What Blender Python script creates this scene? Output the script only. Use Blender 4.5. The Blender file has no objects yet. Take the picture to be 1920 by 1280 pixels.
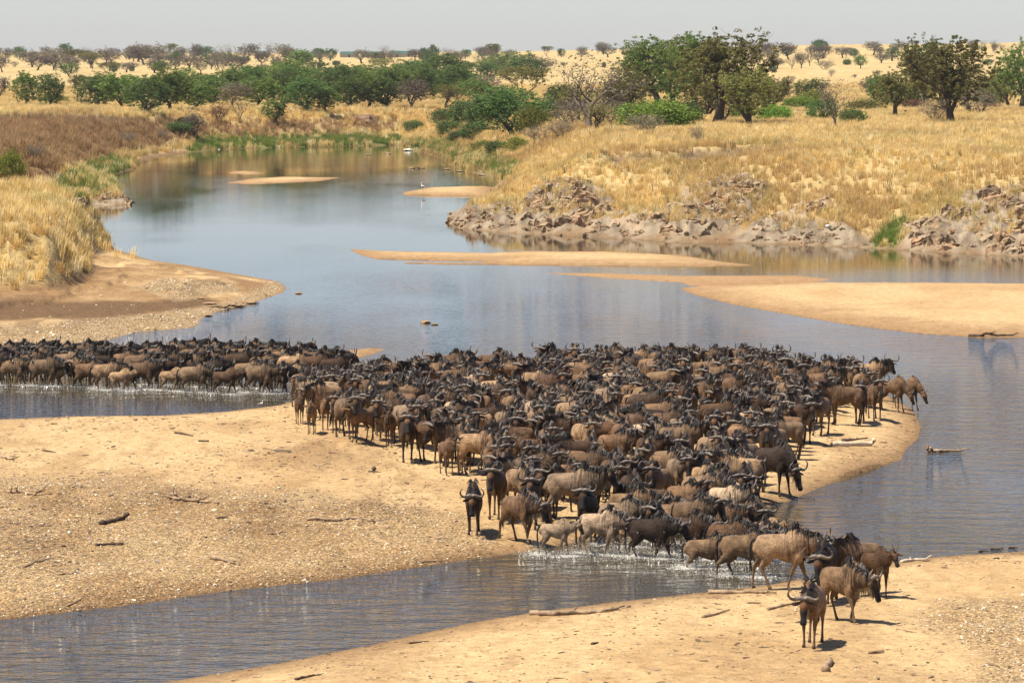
import bpy, bmesh, math, random
import numpy as np
from mathutils import Vector, Matrix

rng = np.random.default_rng(7)
random.seed(7)
D = bpy.data
SC = bpy.context.scene
C = SC.collection
R = math.radians

# ------------------------------------------------------------------ camera
F = 7200.0            # focal length in photo pixels (1920 wide)
YH = 130.0            # pixel row of the true horizon
H = 12.0              # eye height above the water, metres
PITCH = math.atan((640 - YH) / F)
cam_d = D.cameras.new('camera'); cam = D.objects.new('camera', cam_d); C.objects.link(cam)
cam.location = (0, 0, H); cam.rotation_euler = (math.pi / 2 - PITCH, 0, 0)
cam_d.sensor_width = 36.0; cam_d.lens = F / 1920 * 36.0
cam_d.clip_start = 1.0; cam_d.clip_end = 20000
SC.camera = cam
SC.render.resolution_x = 1024; SC.render.resolution_y = 682

# ------------------------------------------------------------------ world, sun, exposure
SUN_EL, SUN_AZ = 64.0, -108.0       # azimuth of the sun measured from +Y (view direction) clockwise; negative = left
w = D.worlds.new('World'); SC.world = w; w.use_nodes = True
nt = w.node_tree; nt.nodes.clear()
sky = nt.nodes.new('ShaderNodeTexSky'); sky.sky_type = 'NISHITA'; sky.sun_disc = False
sky.sun_elevation = R(SUN_EL); sky.sun_rotation = R(SUN_AZ)
sky.altitude = 1200; sky.air_density = 1.0; sky.dust_density = 1.2; sky.ozone_density = 1.0
bg = nt.nodes.new('ShaderNodeBackground'); bg.inputs['Strength'].default_value = 0.066
wo = nt.nodes.new('ShaderNodeOutputWorld')
hs = nt.nodes.new('ShaderNodeHueSaturation'); hs.inputs['Saturation'].default_value = 0.95
nt.links.new(sky.outputs[0], hs.inputs['Color']); tn_ = nt.nodes.new('ShaderNodeMix'); tn_.data_type = 'RGBA'; tn_.blend_type = 'MULTIPLY'; tn_.inputs[0].default_value = 1.0; tn_.inputs[7].default_value = (1.0, 0.99, 1.13, 1)   # camera white balance, same everywhere
nt.links.new(hs.outputs[0], tn_.inputs[6]); nt.links.new(tn_.outputs[2], bg.inputs[0]); nt.links.new(bg.outputs[0], wo.inputs[0])
sd_ = D.lights.new('sun', 'SUN'); sd_.energy = 5.0; sd_.angle = R(0.53); sd_.color = (1.0, 0.93, 0.80)
sun = D.objects.new('sun', sd_); C.objects.link(sun)
az, el = R(SUN_AZ), R(SUN_EL)
tosun = Vector((math.sin(az) * math.cos(el), math.cos(az) * math.cos(el), math.sin(el)))
sun.rotation_euler = tosun.to_track_quat('Z', 'Y').to_euler(); sun.location = (-60, 60, 120)
SC.view_settings.view_transform = 'Standard'; SC.view_settings.look = 'None'
SC.view_settings.gamma = 1.0; SC.view_settings.use_curve_mapping = False
SC.view_settings.exposure = 0.85
SC.cycles.use_denoising = True
SC.cycles.max_bounces = 6; SC.cycles.transparent_max_bounces = 8
SC.cycles.volume_bounces = 0

# ------------------------------------------------------------------ small helpers
def tag(o, label=None, cat=None, group=None, kind=None):
    if label: o['label'] = label
    if cat: o['category'] = cat
    if group: o['group'] = group
    if kind: o['kind'] = kind
    return o

def mesh_obj(name, verts, faces, mat=None, parent=None, smooth=False):
    me = D.meshes.new(name)
    me.from_pydata([tuple(v) for v in verts], [], [tuple(f) for f in faces]); me.update()
    if smooth: me.shade_smooth()
    o = D.objects.new(name, me); C.objects.link(o)
    if mat: me.materials.append(mat)
    if parent: o.parent = parent
    return o

def np_mesh(name, V, Q):
    """mesh from numpy verts (n,3) and faces (m,k)"""
    me = D.meshes.new(name); V = np.asarray(V, np.float32); Q = np.asarray(Q, np.int32)
    m, k = Q.shape
    me.vertices.add(len(V)); me.vertices.foreach_set('co', V.ravel())
    me.loops.add(m * k); me.loops.foreach_set('vertex_index', Q.ravel())
    me.polygons.add(m); me.polygons.foreach_set('loop_start', np.arange(m, dtype=np.int32) * k)
    me.update(calc_edges=True); me.validate()
    return me

def empty(name, loc=(0, 0, 0), rz=0.0):
    o = D.objects.new(name, None); C.objects.link(o); o.location = loc; o.rotation_euler = (0, 0, rz)
    o.empty_display_size = 0.3
    return o

def link_copy(src, parent=None):
    c = src.copy(); C.objects.link(c); c.parent = parent
    return c

# value noise -----------------------------------------------------------
def _hash(ix, iy, seed):
    h = (ix.astype(np.int64) * 374761393 + iy.astype(np.int64) * 668265263 + seed * 1442695041) & 0x7fffffff
    h = ((h ^ (h >> 13)) * 1274126177) & 0x7fffffff
    return ((h ^ (h >> 16)) & 0xffff) / 32767.5 - 1.0
def vnoise(x, y, seed=0):
    ix = np.floor(x); iy = np.floor(y); fx = x - ix; fy = y - iy
    fx = fx * fx * (3 - 2 * fx); fy = fy * fy * (3 - 2 * fy)
    a = _hash(ix, iy, seed); b = _hash(ix + 1, iy, seed); c = _hash(ix, iy + 1, seed); d = _hash(ix + 1, iy + 1, seed)
    return (a * (1 - fx) + b * fx) * (1 - fy) + (c * (1 - fx) + d * fx) * fy
def fbm(x, y, octaves=4, seed=0, gain=0.5):
    s = 0; a = 1; t = 0
    for k in range(octaves):
        s = s + a * vnoise(x * 2 ** k + 13.7 * k, y * 2 ** k - 7.1 * k, seed + k); t += a; a *= gain
    return s / t
def sstep(a, b, x):
    t = np.clip((x - a) / (b - a), 0, 1); return t * t * (3 - 2 * t)

def inside(poly, x, y):
    poly = np.asarray(poly, float); res = np.zeros(np.shape(x), bool); n = len(poly)
    for i in range(n):
        x1, y1 = poly[i]; x2, y2 = poly[(i + 1) % n]
        if y1 == y2: continue
        c = ((y1 > y) != (y2 > y))
        res ^= c & (x < (x2 - x1) * (y - y1) / (y2 - y1) + x1)
    return res
def edge_dist(poly, x, y, closed=True):
    poly = np.asarray(poly, float); n = len(poly); best = np.full(np.shape(x), 1e9)
    for i in range(n if closed else n - 1):
        x1, y1 = poly[i]; x2, y2 = poly[(i + 1) % n]
        dx, dy = x2 - x1, y2 - y1; L = dx * dx + dy * dy + 1e-12
        t = np.clip(((x - x1) * dx + (y - y1) * dy) / L, 0, 1)
        best = np.minimum(best, (x - x1 - t * dx) ** 2 + (y - y1 - t * dy) ** 2)
    return np.sqrt(best)
def sdist(poly, x, y):
    d = edge_dist(poly, x, y); return np.where(inside(poly, x, y), d, -d)

# pixel <-> world -------------------------------------------------------
ct, st = math.cos(PITCH), math.sin(PITCH)
def px_dir(px, py):
    u = (px - 960) / F; v = (640 - py) / F
    return u, ct + v * st, -st + v * ct          # x, y, z of the ray through a pixel
def ground(px, py, z=0.0):
    dx, dy, dz = px_dir(px, py); t = (z - H) / dz
    return dx * t, dy * t
def project(x, y, z):
    zz = z - H
    depth = y * ct - zz * st; up = y * st + zz * ct
    return 960 + F * x / depth, 640 - F * up / depth
def gp(pts, z=0.0): return [ground(p[0], p[1], z) for p in pts]

# ------------------------------------------------------------------ shorelines (photo pixels at water level)
water_px = [(-900, 652), (0, 650), (120, 645), (190, 640), (260, 622), (330, 617), (370, 612), (376, 598), (400, 586), (455, 573), (490, 562),
    (533, 548), (537, 538), (520, 527), (450, 515), (350, 497), (285, 488), (240, 475), (200, 462), (150, 440), (120, 420), (108, 400), (118, 388), (200, 385), (245, 384),
    (247, 378), (231, 366), (228, 358), (212, 345), (205, 335), (215, 327), (250, 318), (262, 303), (300, 293), (345, 287), (420, 280),
    (560, 276), (660, 274), (752, 272), (755, 279), (800, 288), (827, 297), (838, 306), (873, 321), (930, 333), (935, 345), (925, 352), (920, 368),
    (907, 373), (897, 388), (860, 398), (840, 406), (842, 420), (860, 428), (940, 436), (1040, 441), (1173, 448), (1273, 455), (1390, 456), (1493, 459),
    (1663, 467), (1780, 474), (1920, 482), (2800, 500), (2800, 1005), (1920, 1033), (1800, 1040), (1690, 1049), (1600, 1062), (1520, 1082), (1440, 1096),
    (1300, 1112), (1150, 1128), (1000, 1147), (880, 1167), (700, 1207), (500, 1247), (285, 1282), (0, 1330), (-900, 1480)]
spit_px = [(-900, 800), (0, 786), (150, 780), (300, 779), (420, 772), (520, 760), (556, 750), (610, 735), (650, 722), (720, 712), (900, 702), (1100, 692), (1300, 690),
    (1500, 702), (1600, 718), (1660, 738), (1712, 768), (1728, 800), (1722, 822), (1697, 845), (1690, 862), (1620, 885), (1540, 912), (1490, 935), (1440, 950),
    (1400, 962), (1340, 975), (1250, 990), (1150, 1005), (1050, 1022), (1000, 1032), (960, 1038), (900, 1046), (820, 1058), (640, 1085), (430, 1107), (230, 1136), (0, 1162), (-900, 1270)]
bars_px = {
    'a': [(755, 361), (800, 354), (960, 350), (960, 368), (800, 367), (757, 366)],
    'b': [(655, 467), (723, 471), (923, 475), (1007, 472), (1140, 473), (1280, 479), (1363, 492), (1423, 498), (1280, 501), (1040, 498), (933, 496.5), (840, 496), (750, 494), (760, 492), (900, 493), (920, 491), (840, 489.5), (703, 486), (672, 477)],
    'c': [(1007, 511), (1140, 512), (1280, 516.5), (1493, 516), (1567, 524), (1500, 532), (1400, 536), (1290, 536), (1280, 530), (1140, 522)],
    'd': [(1275, 541), (1330, 534), (1480, 531), (1700, 532), (1920, 534), (2800, 538), (2800, 650), (1920, 633), (1830, 632), (1720, 625), (1600, 610), (1480, 590), (1370, 570), (1300, 552)],
    'e': [(480, 690), (545, 670), (620, 661), (690, 652), (722, 654), (700, 664), (650, 676), (560, 690)],
    'f': [(423, 343), (470, 335), (530, 332), (640, 333), (600, 340), (470, 346)],
    'g': [(425, 325), (440, 321), (480, 322), (500, 326), (460, 328)],
}
Wp = np.array(gp(water_px)); Sp = np.array(gp(spit_px)); Bp = {k: np.array(gp(v)) for k, v in bars_px.items()}

# ------------------------------------------------------------------ terrain grid
NX = 620
sx = np.linspace(-0.2, 0.2, NX)
prow = np.concatenate([np.arange(1440, 152, -1.6)])
drow = H * F / (prow - YH)
drow = np.concatenate([drow, [4700, 6000]])
NY = len(drow)
Sg, Dg = np.meshgrid(sx, drow)
X = Sg * Dg; Y = Dg.copy()

def shore(ky):
    """signed distance to the water edge (land positive), depth axis compressed by ky"""
    sc = np.array([1, 1 / ky]); x, y = X, Y / ky
    d = np.minimum(edge_dist(Wp * sc, x, y), edge_dist(Sp * sc, x, y))
    wet = inside(Wp * sc, x, y) & ~inside(Sp * sc, x, y)
    for b in Bp.values():
        d = np.minimum(d, edge_dist(b * sc, x, y)); wet &= ~inside(b * sc, x, y)
    return np.where(wet, -d, d), wet
sd, wet = shore(2.0)
sc5 = np.array([1, 0.2])
bank5 = edge_dist(Wp * sc5, X, Y / 5.0)                  # distance from the main banks' edge, depth compressed
in_water_poly = inside(Wp, X, Y)
in_spit = inside(Sp, X, Y)
PX0 = 960 + F * Sg
ns1 = fbm(X * 0.35, Y * 0.12, 4, 3); ns2 = fbm(X * 1.3, Y * 0.5, 3, 11); ns3 = fbm(X * 4, Y * 1.6, 2, 21)
near = Y < 112
low = 0.42 * (1 - np.exp(-np.maximum(sd, 0) / 2.2)) + 0.10 * ns1 * sstep(0.3, 4, sd) + 0.035 * ns2 * sstep(0.1, 1.5, sd) + 0.012 * ns3 * sstep(0.1, 1, sd)
Z = np.where(wet, -np.minimum(0.75, 0.10 * np.abs(sd) + 0.01), np.maximum(low, 0.008 * np.sqrt(np.maximum(sd, 0))))
bars_in = np.zeros_like(wet)
for k, b in Bp.items():
    m = inside(b, X, Y); bars_in |= m
    hm = {'d': 0.30, 'e': 0.16, 'c': 0.07, 'b': 0.22, 'a': 0.35}.get(k, 0.15)
    zb = hm * (1 - np.exp(-np.maximum(sd, 0) / 1.2)) * (1 + 0.3 * ns1) + 0.01 * ns2 * sstep(0.1, 1, sd)
    Z = np.where(m, np.maximum(zb, 0.004), Z)
main = ~in_water_poly
# left bank -------------------------------------------------------------
bl_world = gp([(-1400, 575), (-500, 556), (0, 546), (90, 541), (130, 535), (160, 526), (176, 503), (172, 470)], 1.0) + [(-27, 262), (-33, 285), (-40, 300), (-95, 310)]
bl = np.array(bl_world); bls = sdist(bl * np.array([1, 0.25]), X, Y / 4.0) + 0.25 * fbm(X * 0.8, Y * 0.25, 3, 31)
left = main & (PX0 < 740) & (Y > 150)
beach = 1.15 * (1 - np.exp(-np.maximum(sd, 0) / 9.0)) + 0.10 * ns1 * sstep(0.5, 6, sd) + 0.05 * ns2 * sstep(0.2, 3, sd)
ledge = 0.22 * sstep(0.0, 0.05, np.sin(sd * 0.75 + 2.5 * ns1) - 0.3) * sstep(1.0, 4, sd) * sstep(60, 30, sd)
beach = beach + ledge * 0.7
bluff = 3.05 * sstep(-0.2, 2.3, bls) + 0.25 * fbm(X * 0.5, Y * 0.2, 3, 41) * sstep(0.3, 1.5, bls)
plain_rise = np.where(Sg > 0, 24.0, 18.0) * sstep(-0.15, 0.15, Sg) + 18.0 * (1 - sstep(-0.15, 0.15, Sg))
plain_rise = 18.0 + 7.0 * sstep(-0.06, 0.14, Sg)
tt = np.clip((Y - 640) / 1900.0, 0, 1.0)
plain = 4.9 + plain_rise * tt ** 1.25 - 12.0 * np.clip((Y - 2540) / 2000, 0, 1) + 0.35 * fbm(X * 0.02, Y * 0.01, 3, 51) + 1.6 * fbm(X * 0.006, Y * 0.003, 2, 57) * sstep(900, 1800, Y)
upl = 0.30 * sstep(0, 0.7, bank5) + sstep(0.4, 9.5, bank5 + 0.9 * ns1)
upl_l = 0.30 * sstep(0, 0.7, bank5) + (plain - 0.3) * sstep(0.3, 9.5, bank5 + 1.2 * ns1 * sstep(0.3, 3, bank5)) + 0.12 * ns2 * sstep(0.3, 2, bank5)
wl = sstep(236, 290, Y)
zl = np.maximum((beach * (1 - wl) + upl_l * wl), 0.0) + bluff * (1 - sstep(300, 330, Y))
zl = np.minimum(zl, np.maximum(plain + 0.9, 5.4))
Z = np.where(left, np.maximum(zl, 0.01), Z)
# right bank -------------------------------------------------------------
right = main & ~left & (Y > 150)
rk_px = {
    'r1': [(968, 432), (975, 395), (1000, 360), (1030, 340), (1065, 334), (1100, 345), (1140, 365), (1150, 395), (1110, 425), (1040, 438)],
    'r2': [(840, 418), (842, 402), (880, 390), (960, 385), (975, 410), (960, 434), (880, 430)],
    'r3': [(1225, 440), (1215, 400), (1270, 370), (1320, 345), (1390, 325), (1440, 345), (1430, 380), (1400, 420), (1340, 445)],
    'r4': [(1690, 458), (1700, 430), (1740, 410), (1790, 385), (1830, 355), (1920, 352), (2100, 350), (2100, 480), (1920, 478), (1800, 470)],
    'r7': [(1105, 442), (1125, 408), (1180, 392), (1235, 395), (1235, 446)],
    'r8': [(1380, 452), (1425, 412), (1500, 405), (1580, 428), (1640, 460)],
    'r5': [(1440, 420), (1480, 390), (1560, 370), (1570, 390), (1500, 420)],
}
upr = 0.35 * sstep(0, 0.5, bank5) + 0.25 * sstep(0.2, 1.5, bank5) + (plain - 0.6) * sstep(0.7, 12.5, bank5 + 1.3 * ns1 * sstep(0.6, 3, bank5)) + 0.16 * ns2 * sstep(0.5, 2, bank5)
Z = np.where(right, upr, Z)
kb = sstep(560, 760, PX0) * (Y > 540) * left
Z = np.where(kb > 0, Z * (1 - kb) + upr * kb, Z)
PX, PY = project(X, Y, Z)
def pmask(poly, soft=14.0, jitter=16.0, sy=2.2):
    p = np.asarray(poly, float) * np.array([1, sy])
    return sstep(-soft, soft, sdist(p, PX, PY * sy) + jitter * fbm(X * 0.6, Y * 0.2, 3, 77))
rock = np.zeros_like(Z)
for p in rk_px.values(): rock = np.maximum(rock, pmask(p, 10, 12))
rock = rock * right
rock_l = pmask([(117, 386), (150, 362), (200, 356), (247, 380), (240, 386)], 6, 6) * left
rid = 1 - np.abs(fbm(X * 0.9 + Y * 0.12, Y * 0.30 - X * 0.4, 4, 91))
Z = Z + rock * (0.9 * (rid - 0.72) * 1.6 + 0.22) * sstep(0.1, 1.2, bank5)
Z = Z + rock_l * (0.6 * (rid - 0.6)) * sstep(0.0, 0.6, bank5)
# small eroded scarps on the right slope
sc_m = np.maximum(pmask([(1120, 305), (1150, 288), (1240, 284), (1245, 298), (1160, 308)], 5, 8), pmask([(1240, 296), (1300, 280), (1450, 272), (1460, 284), (1300, 300)], 5, 10)) * right
Z = Z - 0.55 * sc_m
nearb = main & (Y <= 150)
Z = np.where(nearb, np.maximum(0.75 * (1 - np.exp(-np.maximum(sd, 0) / 5.0)) + 0.05 * ns1 * sstep(0.3, 3, sd) + 0.025 * ns2 * sstep(0.1, 1.5, sd) + 0.012 * ns3 * sstep(0.1, 1, sd), 0.008 * np.sqrt(np.maximum(sd, 0))), Z)
# humps of drift debris on the spit
for (hx, hy, rx, ry, hh) in [(130, 935, 1.3, 2.2, 0.22), (230, 950, 0.9, 1.6, 0.14), (480, 953, 1.2, 2.0, 0.16), (640, 845, 2.2, 3.0, 0.2), (700, 960, 1.2, 2.5, 0.15), (1650, 870, 1.6, 2.5, 0.18)]:
    cx, cy = ground(hx, hy, 0.35)
    Z = Z + np.where(in_spit, hh * np.exp(-((X - cx) / rx) ** 2 - ((Y - cy) / ry) ** 2) * (1 + 0.5 * ns2), 0)
PX, PY = project(X, Y, Z)

def terrain_z(x, y):
    s = np.clip((np.asarray(x, float) / np.asarray(y, float) - sx[0]) / (sx[1] - sx[0]), 0, NX - 1.001)
    r = np.interp(y, drow, np.arange(NY)); r = np.clip(r, 0, NY - 1.001)
    i = np.floor(r).astype(int); j = np.floor(s).astype(int); fr = r - i; fs = s - j
    return (Z[i, j] * (1 - fs) + Z[i, j + 1] * fs) * (1 - fr) + (Z[i + 1, j] * (1 - fs) + Z[i + 1, j + 1] * fs) * fr
_ts = np.concatenate([np.linspace(60, 400, 1400), np.linspace(400.5, 1200, 1200), np.linspace(1201, 4200, 1500)])
def hit(px, py, floor=None):
    """first point of the ground that the photo pixel looks at"""
    dx, dy, dz = px_dir(px, py); t = _ts / dy
    z = H + dz * t; tz = terrain_z(dx * t, dy * t)
    if floor is not None: tz = np.maximum(tz, floor)
    k = np.nonzero(z <= tz)[0]
    k = k[0] if len(k) else int(np.argmin(z - tz))
    return float(dx * t[k]), float(dy * t[k]), float(tz[k])

# ------------------------------------------------------------------ ground colours (albedo) per vertex
def col(*c): return np.array(c, float)
def mix(a, b, m): return a * (1 - m[..., None]) + b * m[..., None]
sand = col(.47, .325, .165); sand2 = col(.41, .265, .125); wetsand = col(.19, .115, .055); gravel = col(.42, .31, .18)
gold = col(.52, .395, .185); gold2 = col(.42, .29, .12); soil = col(.17, .105, .06); rockc = col(.32, .255, .175); rockd = col(.15, .112, .075); rockp = col(.37, .275, .18)
A = np.zeros(Z.shape + (3,)); A[:] = sand
A = mix(A, sand2, sstep(-0.2, 0.6, ns1))
G = np.zeros_like(Z)                               # gravel amount (drives bump)
grav = np.maximum.reduce([pmask([(-900, 890), (0, 880), (300, 900), (640, 940), (860, 960), (950, 1020), (900, 1052), (640, 1092), (0, 1170), (-900, 1290)], 30, 60) * in_spit,
    pmask([(-900, 600), (0, 607), (200, 600), (360, 580), (430, 565), (520, 530), (545, 545), (400, 590), (380, 615), (190, 645), (-900, 660)], 12, 16) * left,
    pmask([(250, 540), (300, 520), (440, 530), (450, 548), (330, 560)], 8, 16) * left,
    pmask([(1680, 1150), (1920, 1120), (2200, 1100), (2200, 1300), (1800, 1300), (1840, 1220)], 40, 50) * nearb])
A = mix(A, gravel, grav * (0.55 + 0.35 * ns2)); G = np.maximum(G, grav)
debris = np.zeros_like(Z)
for (hx, hy, rx, ry) in [(110, 940, 90, 22), (230, 950, 70, 16), (480, 955, 60, 18), (600, 850, 110, 30), (330, 930, 80, 18), (700, 950, 90, 26), (60, 1010, 90, 40), (1640, 872, 70, 18), (480, 990, 120, 16)]:
    debris = np.maximum(debris, np.exp(-((PX - hx) / rx) ** 2 - ((PY - hy) / ry) ** 2))
A = mix(A, col(.25, .155, .075), np.clip(debris * (0.75 + 0.9 * ns2), 0, 0.8) * in_spit)
A = mix(A, col(.31, .195, .09), np.clip(.55 * sstep(.12, .5, fbm(X * .45, Y * .16, 4, 181)) + .45 * sstep(.2, .55, fbm(X * 1.6, Y * .5, 3, 187)), 0, .6) * (in_spit | nearb))
A = mix(A, wetsand * 1.25, (sstep(1.3, 0.15, sd + 0.45 * ns1 + 0.25 * ns2) * 0.8) * (~wet))
A = mix(A, wetsand, (sstep(0.35, 0.0, sd) * 0.8) * (~wet))
barw = bars_in & ~wet
A = mix(A, wetsand * 1.5, barw * np.clip(sstep(3.6, 0.2, sd + 1.6 * ns1 + .8 * ns2) * .75 + .35 * sstep(.1, .6, fbm(X * .12, Y * .5, 3, 171)), 0, .8))
inC = inside(Bp['c'], X, Y); A = mix(A, wetsand * 1.7, inC * 0.75)
A[wet] = col(.16, .10, .045)
lb = left & (Y < 300)
A = np.where(lb[..., None], mix(mix(A, col(.25, .15, .068), np.clip(0.6 + ns1 + .5 * ns2, 0, 1)), col(.14, .082, .04), pmask([(-900, 560), (0, 562), (260, 565), (400, 560), (420, 572), (260, 590), (0, 604), (-900, 610)], 9, 18)), A)
A = np.where(lb[..., None], mix(A, gravel, grav * 0.8), A)
A = np.where(lb[..., None], mix(A, col(.15, .09, .045), np.clip(ledge * 3.2, 0, 1) * (ns2 > 0.05) * 0.7), A)
GR = np.zeros_like(Z)                               # grass amount
g_l = sstep(0.05, 0.6, bls) * left * (1 - wl)
g_l = np.maximum(g_l, sstep(0.4, 1.3, bank5) * left * wl)
g_r = sstep(1.1, 2.6, bank5 + 0.9 * ns1) * right * (1 - 0.6 * rock) * (1 - 0.8 * sc_m)
GR = np.maximum(g_l, g_r)
mud_r = right * sstep(2.6, 1.0, bank5 + 0.8 * ns1)
A = np.where(right[..., None], mix(np.broadcast_to(col(.30, .205, .115), A.shape), wetsand, sstep(0.9, 0.1, bank5)), A)
A = np.where(right[..., None], mix(A, rockc, mud_r * np.clip(0.4 + ns2, 0, 1) * 0.7), A)
A = np.where((left & (Y >= 300))[..., None], mix(np.broadcast_to(col(.26, .17, .09), A.shape), wetsand, sstep(0.9, 0.1, bank5)), A)
goldmix = mix(np.broadcast_to(gold, A.shape), gold2, np.clip(0.35 + 0.9 * fbm(X * 0.12, Y * 0.04, 4, 61), 0, 1))
A = mix(A, goldmix * 0.85, GR)
Zr = np.clip(0.5 + 1.4 * fbm(X * 1.4 + Y * .2, Y * 0.5 - X * .5, 3, 93), 0, 1)
rkcol = mix(mix(np.broadcast_to(rockc, A.shape), rockd, Zr), rockp, sstep(0.1, 0.6, fbm(X * 0.35, Y * 0.1, 2, 95)))
A = mix(A, rkcol, np.maximum(rock, rock_l)); 
green_m = np.maximum.reduce([pmask([(345, 289), (370, 258), (560, 252), (752, 254), (756, 276), (560, 280)], 8, 8), pmask([(735, 285), (760, 262), (830, 258), (900, 285), (985, 310), (960, 335), (930, 338), (830, 302)], 8, 12) * 0.75,
    pmask([(95, 365), (110, 330), (190, 290), (240, 300), (262, 303), (215, 330), (232, 362), (150, 375)], 8, 14) * 0.8, pmask([(1632, 462), (1650, 430), (1695, 405), (1705, 415), (1680, 462)], 8, 8)]) * (left | right)
brown_m = np.maximum(pmask([(-300, 222), (200, 222), (330, 226), (420, 240), (340, 268), (250, 285), (150, 312), (60, 345), (-300, 350)], 8, 14), pmask([(400, 234), (760, 228), (770, 246), (420, 252)], 5, 6)) * left
burn_m = np.maximum.reduce([pmask([(-300, 216), (150, 214), (320, 224), (150, 232), (-300, 236)], 3, 5), sc_m * 0.9, pmask([(1240, 296), (1330, 278), (1470, 268), (1480, 276), (1300, 300)], 4, 12) * 0.7, pmask([(1700, 260), (1920, 236), (1920, 244), (1720, 270)], 3, 10) * 0.6]) * (left | right)
A = mix(A, col(.11, .14, .035), green_m * 0.8)
GR = np.maximum(GR, .9 * (green_m > .35) * sstep(.12, .4, bank5) * (left | right))
A = mix(A, col(.23, .135, .07), brown_m * 0.75)
A = mix(A, soil * 0.6, burn_m * 0.9)
far_var = fbm(X * 0.03, Y * 0.012, 4, 71)
A = mix(A, col(.42, .30, .13), (Y > 700) * np.clip(0.3 + far_var, 0, 1) * 0.7)
A = A * (1 + 0.10 * ns3[..., None])
A = np.clip(A, 0.01, 0.75)

# ------------------------------------------------------------------ material toolkit
def mat_new(name):
    m = D.materials.new(name); m.use_nodes = True; t = m.node_tree; t.nodes.clear()
    o = t.nodes.new('ShaderNodeOutputMaterial'); b = t.nodes.new('ShaderNodeBsdfPrincipled'); t.links.new(b.outputs[0], o.inputs[0])
    return m, t, b, o
def N(t, typ, **kw):
    n = t.nodes.new(typ)
    for k, v in kw.items():
        if k in n.inputs: n.inputs[k].default_value = v
        else: setattr(n, k, v)
    return n
def ramp(t, fac, stops):
    r = t.nodes.new('ShaderNodeValToRGB'); e = r.color_ramp.elements
    while len(e) < len(stops): e.new(0.5)
    for i, (p, c) in enumerate(stops):
        e[i].position = p; e[i].color = (*c, 1) if len(c) == 3 else c
    t.links.new(fac, r.inputs[0]); return r
def mixc(t, fac, a, b, mode='MIX'):
    n = t.nodes.new('ShaderNodeMix'); n.data_type = 'RGBA'; n.blend_type = mode
    for s, v in ((n.inputs[0], fac), (n.inputs[6], a), (n.inputs[7], b)):
        if isinstance(v, (int, float)): s.default_value = v
        elif isinstance(v, tuple): s.default_value = (*v, 1) if len(v) == 3 else v
        else: t.links.new(v, s)
    return n.outputs[2]
def mathn(t, op, a, b=0.0, clamp=False):
    n = t.nodes.new('ShaderNodeMath'); n.operation = op; n.use_clamp = clamp
    for s, v in ((n.inputs[0], a), (n.inputs[1], b)):
        if isinstance(v, (int, float)): s.default_value = v
        else: t.links.new(v, s)
    return n.outputs[0]
def noise(t, vec, scale, detail=3.0, rough=0.5):
    n = t.nodes.new('ShaderNodeTexNoise'); n.inputs['Scale'].default_value = scale; n.inputs['Detail'].default_value = detail; n.inputs['Roughness'].default_value = rough
    if vec is not None: t.links.new(vec, n.inputs['Vector'])
    return n.outputs[0]
def mapping(t, vec, scale=(1, 1, 1), rot=(0, 0, 0)):
    n = t.nodes.new('ShaderNodeMapping'); n.inputs['Scale'].default_value = scale; n.inputs['Rotation'].default_value = rot
    t.links.new(vec, n.inputs['Vector']); return n.outputs[0]
def bump(t, height, strength, dist, bsdf, prev=None):
    n = t.nodes.new('ShaderNodeBump'); n.inputs['Strength'].default_value = strength; n.inputs['Distance'].default_value = dist
    t.links.new(height, n.inputs['Height'])
    if prev is not None: t.links.new(prev, n.inputs['Normal'])
    t.links.new(n.outputs[0], bsdf.inputs['Normal']); return n.outputs[0]
def attr(t, name, typ='GEOMETRY'):
    n = t.nodes.new('ShaderNodeAttribute'); n.attribute_name = name; n.attribute_type = typ; return n

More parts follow.
